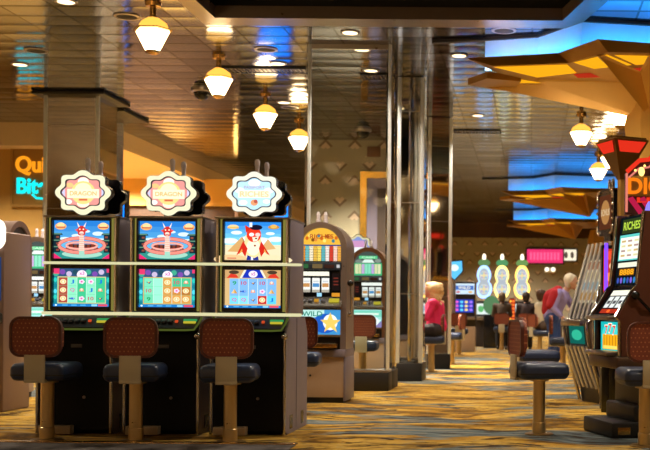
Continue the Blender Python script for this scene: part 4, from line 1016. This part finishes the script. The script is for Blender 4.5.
dup(far, (q.x - .62, 27, 0), 0, 'far slot machine directly left of the blue and magenta one, by the farther column')
q = at(454, 270, 26.4)
t = thing('lit_sign', 'small glowing blue shield sign beside the farther mirror column', 'sign', (q.x, 26.6, 0))
b = MB(); b.box(-.03, .03, -.0, .06, 0, q.z, .006); b.build('post', STEEL, t)
b = MB(); sh = [(-.2, .22), (.2, .26), (.22, -.02), (.0, -.26), (-.2, -.05)]; b.prism(sh, .0, .08, 'y', .01, Matrix.Translation((0, -.03, q.z))); b.build('housing', DARK, t)
pc = Pic(1, 1); pc.poly([(x * .88, z * .88) for x, z in sh], '#5fc0f4'); pc.ell(0, .06, .1, .08, '#e4f6ff'); pc.build('face', t, (0, -.035, q.z))
def fig8(w, h, n=64, g=0):
    out = []
    for k in range(n):
        a = 2 * PI * k / n; z = math.sin(a); r = (1.0 - .30 * math.exp(-(z / .28) ** 2) + (.08 if z < 0 else -.06))
        out.append((math.copysign(abs(math.cos(a)) ** .8, math.cos(a)) * w / 2 * r + g * math.cos(a), z * (h / 2 + g)))
    return out
def make_flower(label, loc, rim, cap, rz=0):
    t = thing('wheel_slot_machine', label, 'slot machine', loc, rz, 'wheel-topped slot machines by the back wall')
    b = MB(); b.box(-.25, .25, .0, .6, 0, 1.28, .02); b.build('cabinet', mat('dark_cabinet', '#241f22', .35, .2), t)
    b = MB(); b.box(-.24, .24, -.12, .02, .74, .84, .015); b.build('button_deck', STEEL, t)
    pc = Pic(.4, .3); pc.rect(-.5, -.5, .5, .5, '#d8e6e0'); pc.ell(-.2, 0, .2, .3, '#5fae6a'); pc.rect(.1, -.3, .4, .3, '#7a9ac8'); pc.build('screen', t, (0, -.004, 1.05))
    MT = Matrix.Translation((0, 0, 1.80))
    b = MB(); b.prism(fig8(.465, .92), -.03, .1, 'y', 0, MT); b.build('housing', BEZEL, t)
    b = MB(); b.ring(fig8(.465, .92), fig8(.35, .76), -.045, -.02, 'y', MT); b.build('glowing_rim', glow('rim_' + rim[1:], rim, 2.8), t)
    pc = Pic(1, 1); pc.poly(fig8(.35, .76), '#b4bcc4')
    for cz, r in ((.18, .12), (-.20, .14)):
        pc.ell(0, cz, r, r, '#ccd6d8'); 
        for k in range(8): a = k * PI / 4; pc.ell(r * .62 * math.cos(a), cz + r * .62 * math.sin(a), .03, .03, ['#e8e0c0', '#b8a8d0', '#d8c8a8', '#8fc0d8'][k % 4])
        pc.ell(0, cz, .05, .05, '#ecd9a0')
    pc.build('face', t, (0, -.032, 1.80), m=picmat(1.1, 'soft_picture'))
    b = MB(); b.ball((0, .02, 2.33), .17, (1, .5, .62)); b.build('cap', glow('cap_' + cap[1:], cap, .7), t)
    b = MB(); b.lathe([(.05, 0), (.05, .1), (.03, .16)], 12, (0, .02, 2.42)); b.build('lamp', glow('small_white_lamp', '#fff4da', 2), t)
    return t
YF = 30.5
for px, rim, cap, lab in ((484, '#8fb4f0', '#7aa86a', 'leftmost wheel-topped slot machine by the back wall, blue-white rim'), (502, '#f4d878', '#6ab87a', 'middle wheel-topped slot machine by the back wall, yellow rim with red shoulders'), (522, '#ffc860', '#8ab86a', 'right-hand wheel-topped slot machine by the back wall, amber bulb rim')):
    make_flower(lab, (at(px, 280, YF).x, YF, 0), rim, cap)
q = at(491, 305, 29.4)
t = thing('green_display', 'rounded green lit screen low between the far wheel machines', 'display', (q.x, 29.5, 0))
b = MB(); b.box(-.2, .2, .0, .3, 0, q.z - .25, .01); b.build('stand', BEZEL, t)
b = MB(); b.ball((0, .1, q.z), .22, (1, .5, 1.15)); b.build('globe', glow('green_globe', '#74a874', .6), t)
q = at(512, 310, 30)
t = thing('light_column', 'short column of red and yellow lights between far wheel machines', 'light column', (q.x, 30.0, 0))
b = MB(); b.box(-.09, .09, 0, .1, 0, 1.35, .01); b.build('post', BEZEL, t)
pc = Pic(.16, .9)
pc.rect(-.5, -.5, .5, .5, '#a82c1c')
for k in range(9): pc.ell(-.25, -.45 + k * .11, .2, .035, '#ffc040'); pc.ell(.25, -.45 + k * .11, .2, .035, '#ff8030')
pc.build('face', t, (0, -.003, .88))

# ------------------------------------------------------------------ people
def remeshed(mb, name, m, parent, voxel, smooth=6):
    me = bpy.data.meshes.new(name); mb.bm.to_mesh(me); mb.bm.free()
    o = bpy.data.objects.new(name, me); COL.objects.link(o)
    r = o.modifiers.new('r', 'REMESH'); r.mode = 'VOXEL'; r.voxel_size = voxel
    s = o.modifiers.new('s', 'SMOOTH'); s.iterations = smooth; s.factor = .5
    dg = bpy.context.evaluated_depsgraph_get(); dg.update()
    nm = bpy.data.meshes.new_from_object(o.evaluated_get(dg))
    bpy.data.objects.remove(o); bpy.data.meshes.remove(me); nm.name = name
    for p in nm.polygons: p.use_smooth = True
    nm.materials.clear(); nm.materials.append(m)
    return link(bpy.data.objects.new(name, nm), parent)
def person(label, loc, rz, J, top_c, leg_c, hair_c, skin='#d2a184', hair_long=False, voxel=.011, over=None, over_c=None):
    """J: joints in a frame facing +X; both sides mirrored unless given as pairs"""
    t = thing('person', label, 'person', loc, rz)
    SK = mat('skin_' + skin[1:], skin, .55)
    V = Vector; b = MB(); pv, ch, nk, hd = V(J['pelvis']), V(J['chest']), V(J['neck']), V(J['head'])
    def two(k): return [V(J[k][0]), V(J[k][1])]
    sh, el, wr, hp, kn, an = (two(k) for k in ('shoulder', 'elbow', 'wrist', 'hip', 'knee', 'ankle'))
    b.capsule(pv, (pv + ch) / 2, .135, .115); b.capsule((pv + ch) / 2, ch, .115, .125); b.capsule(ch, nk, .10, .055); b.capsule(nk, hd, .05, .055)
    hx = (hd - nk).normalized(); fw = V(J.get('look', (1, 0, 0))).normalized()
    b.ball(hd + V((0, 0, .02)), .098, (1, .82, 1.12)); b.ball(hd + fw * .035 - V((0, 0, .055)), .062, (1, .85, .9))
    b.capsule(hd + fw * .095 + V((0, 0, .01)), hd + fw * .118 - V((0, 0, .022)), .010, .016)       # nose
    sd = V((-fw.y, fw.x, 0))
    for s in (-1, 1): b.ball(hd + sd * s * .082 - fw * .005, .024, (.7, .4, 1.2))
    b.capsule(hd + fw * .092 - V((0, 0, .055)) + sd * .02, hd + fw * .092 - V((0, 0, .055)) - sd * .02, .009, .009)    # lips
    for i in range(2):
        b.capsule(ch, sh[i], .09, .062); b.capsule(sh[i], el[i], .052, .042); b.capsule(el[i], wr[i], .041, .027)
        d = (wr[i] - el[i]).normalized(); u = d.cross(V((0, 0, 1))).normalized(); dn = V((0, 0, -1)); pm = wr[i] + d * .06
        b.capsule(wr[i], pm, .028, .034)
        for k in range(4):
            f0 = pm + u * (k - 1.5) * .019 + d * .012; ln = (.036, .042, .039, .03)[k]
            f1 = f0 + d * ln + dn * .008; f2 = f1 + d * ln * .6 + dn * .022
            b.capsule(f0, f1, .0095, .0088); b.capsule(f1, f2, .0088, .0075)
        sg = 1 if i == 0 else -1
        th = wr[i] + d * .02 + u * sg * .028; b.capsule(th, th + d * .03 + u * sg * .022, .012, .010); b.capsule(th + d * .03 + u * sg * .022, th + d * .06 + u * sg * .018 + dn * .01, .010, .008)
        b.capsule(pv, hp[i], .12, .105); b.capsule(hp[i], kn[i], .088, .058); b.capsule(kn[i], an[i], .056, .038)
        b.capsule(an[i] - V((.03, 0, .03)), an[i] + V((.15, 0, -.045)), .038, .028)
    remeshed(b, 'body', SK, t, voxel)
    b = MB(); g = .014
    b.capsule(pv + V((0, 0, .02)), (pv + ch) / 2, .140 + g, .122 + g); b.capsule((pv + ch) / 2, ch, .122 + g, .132 + g); b.capsule(ch, ch.lerp(nk, .62), .105 + g, .066 + g)
    for i in range(2): b.capsule(ch, sh[i], .095 + g, .066 + g); b.capsule(sh[i], el[i], .055 + g, .046 + g); b.capsule(el[i], el[i].lerp(wr[i], .8), .044 + g, .034 + g)
    remeshed(b, 'top', mat('cloth_' + top_c[1:], top_c, .8), t, voxel)
    b = MB()
    for i in range(2):
        b.capsule(pv - V((0, 0, .02)), hp[i], .128 + g * .5, .11 + g); b.capsule(hp[i], kn[i], .094 + g, .066 + g); b.capsule(kn[i], kn[i].lerp(an[i], .92), .064 + g, .05 + g)
    remeshed(b, 'trousers', mat('cloth_' + leg_c[1:], leg_c, .8), t, voxel)
    for i in range(2):
        b = MB(); b.capsule(an[i] - V((.035, 0, .035)), an[i] + V((.16, 0, -.05)), .046, .036); remeshed(b, 'shoe', mat('dark_shoe', '#1d1916', .5), t, voxel)
    b = MB(); bk = -fw
    b.ball(hd + bk * .045 + V((0, 0, .045)), .108, (1.0, .95, 1.02)); b.ball(hd + bk * .06 - V((0, 0, .02)), .085, (.9, 1.05, 1.1))
    b.ball(hd + fw * .015 + V((0, 0, .10)), .06, (1, 1.1, .7))
    if hair_long:
        b.ball(hd + bk * .075 + V((0, 0, .025)), .128, (.95, 1.05, .95)); b.ball(hd + bk * .08 - V((0, 0, .11)), .105, (.85, 1.2, 1.2)); b.ball(hd + bk * .075 - V((0, 0, .2)), .07, (.8, 1.2, 1.1))
        for s in (-1, 1): b.ball(hd + sd * s * .085 - V((0, 0, .05)) + bk * .05, .05, (.9, .7, 2.0))
        for k in range(22): b.ball(hd + bk * (.13 + .04 * random.random()) + sd * (random.random() - .5) * .2 + V((0, 0, .12 - .36 * random.random())), .034)
    remeshed(b, 'hair', mat('hair_' + hair_c[1:], hair_c, .6, vary=.25, nscale=40), t, voxel, 3)
    b = MB()
    for s in (-1, 1): b.ball(hd + fw * .088 + sd * s * .033 + V((0, 0, .018)), .012)
    b.build('eyes', mat('eye', '#2a2018', .2), t)
    if over:
        b = MB()
        b.capsule(pv.lerp(ch, .25) - V((.03, 0, 0)), ch - V((.03, 0, 0)), .15, .155); b.capsule(ch - V((.02, 0, 0)), ch.lerp(nk, .75) - V((.03, 0, 0)), .13, .085)
        for i in range(2): b.capsule(ch, sh[i], .115, .085); b.capsule(sh[i], el[i], .074, .064); b.capsule(el[i], el[i].lerp(wr[i], .7), .062, .05)
        remeshed(b, 'cardigan', mat('cloth_' + over_c[1:], over_c, .8), t, voxel)
    return t
def pair(x, y, z): return [(x, y, z), (x, -y, z)]
seated = dict(pelvis=(0, 0, .735), chest=(.03, 0, 1.06), neck=(.07, 0, 1.20), head=(.10, 0, 1.335), shoulder=pair(.04, .17, 1.13), elbow=pair(.13, .22, .90), wrist=pair(.36, .17, .98), hip=pair(.02, .09, .70), knee=pair(.42, .11, .66), ankle=pair(.40, .11, .085))
pw = person('woman with long blonde hair in a pink jacket seated in profile by the mirror columns', (-1.535, 18.12, 0), PI, seated, '#d81f5c', '#241a1c', '#d8b27a', hair_long=True, voxel=.008); pw.scale = (1.14, 1.14, 1.0)
stand = dict(pelvis=(-.08, 0, .92), chest=(.06, 0, 1.24), neck=(.17, 0, 1.39), head=(.27, 0, 1.50), look=(1, 0, -.25), shoulder=[(.10, .17, 1.32), (.08, -.17, 1.32)], elbow=[(.22, .24, 1.10), (.0, -.25, 1.06)], wrist=[(.46, .16, 1.10), (.16, -.24, .92)], hip=pair(-.06, .09, .88), knee=pair(-.02, .10, .48), ankle=[(-.06, .11, .085), (-.12, -.11, .085)])
sw = person('standing white-haired woman leaning forward in lavender top, red cardigan and blue jeans', (.45, 18.7, 0), -.25, stand, '#a89ee0', '#34508f', '#e6dbc4', hair_long=False)
# red cardigan draped over her back and shoulder
b = MB(); b.capsule((-.16, -.02, 1.03), (-.10, -.02, 1.25), .10, .13); b.capsule((-.08, -.02, 1.27), (.03, -.03, 1.36), .13, .095); b.capsule((.02, -.18, 1.31), (-.05, -.25, 1.12), .092, .08); b.capsule((-.08, .10, 1.26), (-.16, .10, 1.02), .09, .07)
remeshed(b, 'cardigan', mat('red_knit', '#b81f2c', .85), sw, .011)
s2 = dict(seated); s2['head'] = (.06, 0, 1.335)
person('dark-haired person in a white top seated far down the aisle with back turned', (.22, 24.0, 0), math.radians(30), s2, '#d6c9ad', '#4a3a30', '#4a2c1c', voxel=.014)
for px, y, top, leg, hair, lab, slab in ((502, 28.2, '#4a3c30', '#17151a', '#5a4630', 'person in dark clothes seated left of the aisle at the far wheel-topped machines', 'stool under the person in dark clothes at the far machines'),
                              (526, 27.4, '#33262a', '#1c1a20', '#2a1c14', 'person in a dark jacket seated just behind the seated person in white', 'stool under the person in a dark jacket beyond the seated person in white')):
    X = at(px, 300, y).x
    person(lab, (X, y, 0), PI / 2, s2, top, leg, hair, voxel=.014)
    dup(stool, (X, y, 0), 0, slab)

# ------------------------------------------------------------------ light
def spot(x, y, power, size=110, z=ZC - .05, col=(1, .87, .70), blend=.7, r=.1, tgt=None):
    l = bpy.data.lights.new('spot', 'SPOT'); l.energy = power; l.spot_size = math.radians(size); l.spot_blend = blend; l.color = col; l.shadow_soft_size = r
    o = bpy.data.objects.new('spot', l); o.location = (x, y, z)
    if tgt: o.rotation_euler = (Vector(tgt) - Vector((x, y, z))).to_track_quat('-Z', 'Y').to_euler()
    COL.objects.link(o)
for p in SP: spot(p.x, p.y, 220)
for x, y, e in ((-.6, 9.8, 200), (.4, 10.8, 220), (-.4, 13, 210), (.2, 16.5, 230), (-.3, 20.5, 300), (.0, 25, 420), (-1.2, 29, 560), (.8, 33, 900), (-1, 39, 1300), (3.5, 39, 1300), (-5, 39, 1300), (-3.3, 19.4, 2000), (-2.6, 19.8, 1200), (-2.7, 10.9, 260), (1.0, 14.0, 350),
                (-9.5, 18.0, 1500), (-6.3, 22.5, 1900), (-6.4, 26, 1400), (-6, 14, 600), (-5.5, 31, 1700), (-3, 28, 1000),
                (-2.5, 3, 120), (2.4, 7.5, 300), (2.5, 3, 300), (-5, -1, 260), (0, -3, 350), (4, -1, 500), (-8, 3, 350), (-8, 10, 600), (-14, 2, 900), (-14, 10, 1200), (4, 12, 700), (4.5, 17, 700), (4, 23, 900), (8, 5, 900)):
    spot(x, y, e, 130)  # spots without fittings; several are added fill for dark walls and front
for x, y, e in ((-9.5, 23.5, 2400), (-8.4, 25.2, 700), (-9.4, 25.2, 700), (-10.6, 25.2, 700), (-11, 22.5, 1800), (-8.6, 21.8, 1800)):
    spot(x, y, e, 140, z=3.95)
for x in (-16, -12, -8, -4, 0, 5): spot(x, -5.6, 420, 140)  # unseen spots added to brighten the rear wall that the mirrors reflect
for y in (-3, 3, 9, 15): spot(-16.6, y, 500, 140)  # added along the left wall, likewise to brighten the mirror reflections
# hidden upward spots added to brighten the gold tree and canopy
for x, y, e in ((1.0, 13.1, 32), (.35, 12.9, 26)): spot(x, y, e, 120, z=2.35, tgt=(1.0, 13.6, 4.2))
# pendant lamps' own reach is their glowing shades
w = bpy.data.worlds.new('room_air'); S.world = w; w.use_nodes = True
w.node_tree.nodes['Background'].inputs[0].default_value = (.5, .36, .22, 1); w.node_tree.nodes['Background'].inputs[1].default_value = .05

# ------------------------------------------------------------------ camera
cam = bpy.data.cameras.new('camera'); co = bpy.data.objects.new('camera', cam); COL.objects.link(co)
co.location = (0, 0, H)
co.rotation_euler = (Matrix.Rotation(PI / 2, 4, 'X') @ Matrix.Rotation(ROLL, 4, 'Z')).to_euler()
cam.sensor_width = 36; cam.lens = 36 * F / 650
cam.shift_x = -(CX - 325) / 650; cam.shift_y = (CY - 225) / 650
cam.clip_start = .05; cam.clip_end = 200
cam.dof.use_dof = True; cam.dof.focus_distance = 9.0; cam.dof.aperture_fstop = 3.2
S.camera = co
vs = S.view_settings; vs.view_transform = 'Standard'; vs.look = 'None'; vs.exposure = 0; vs.gamma = 1; vs.use_curve_mapping = False
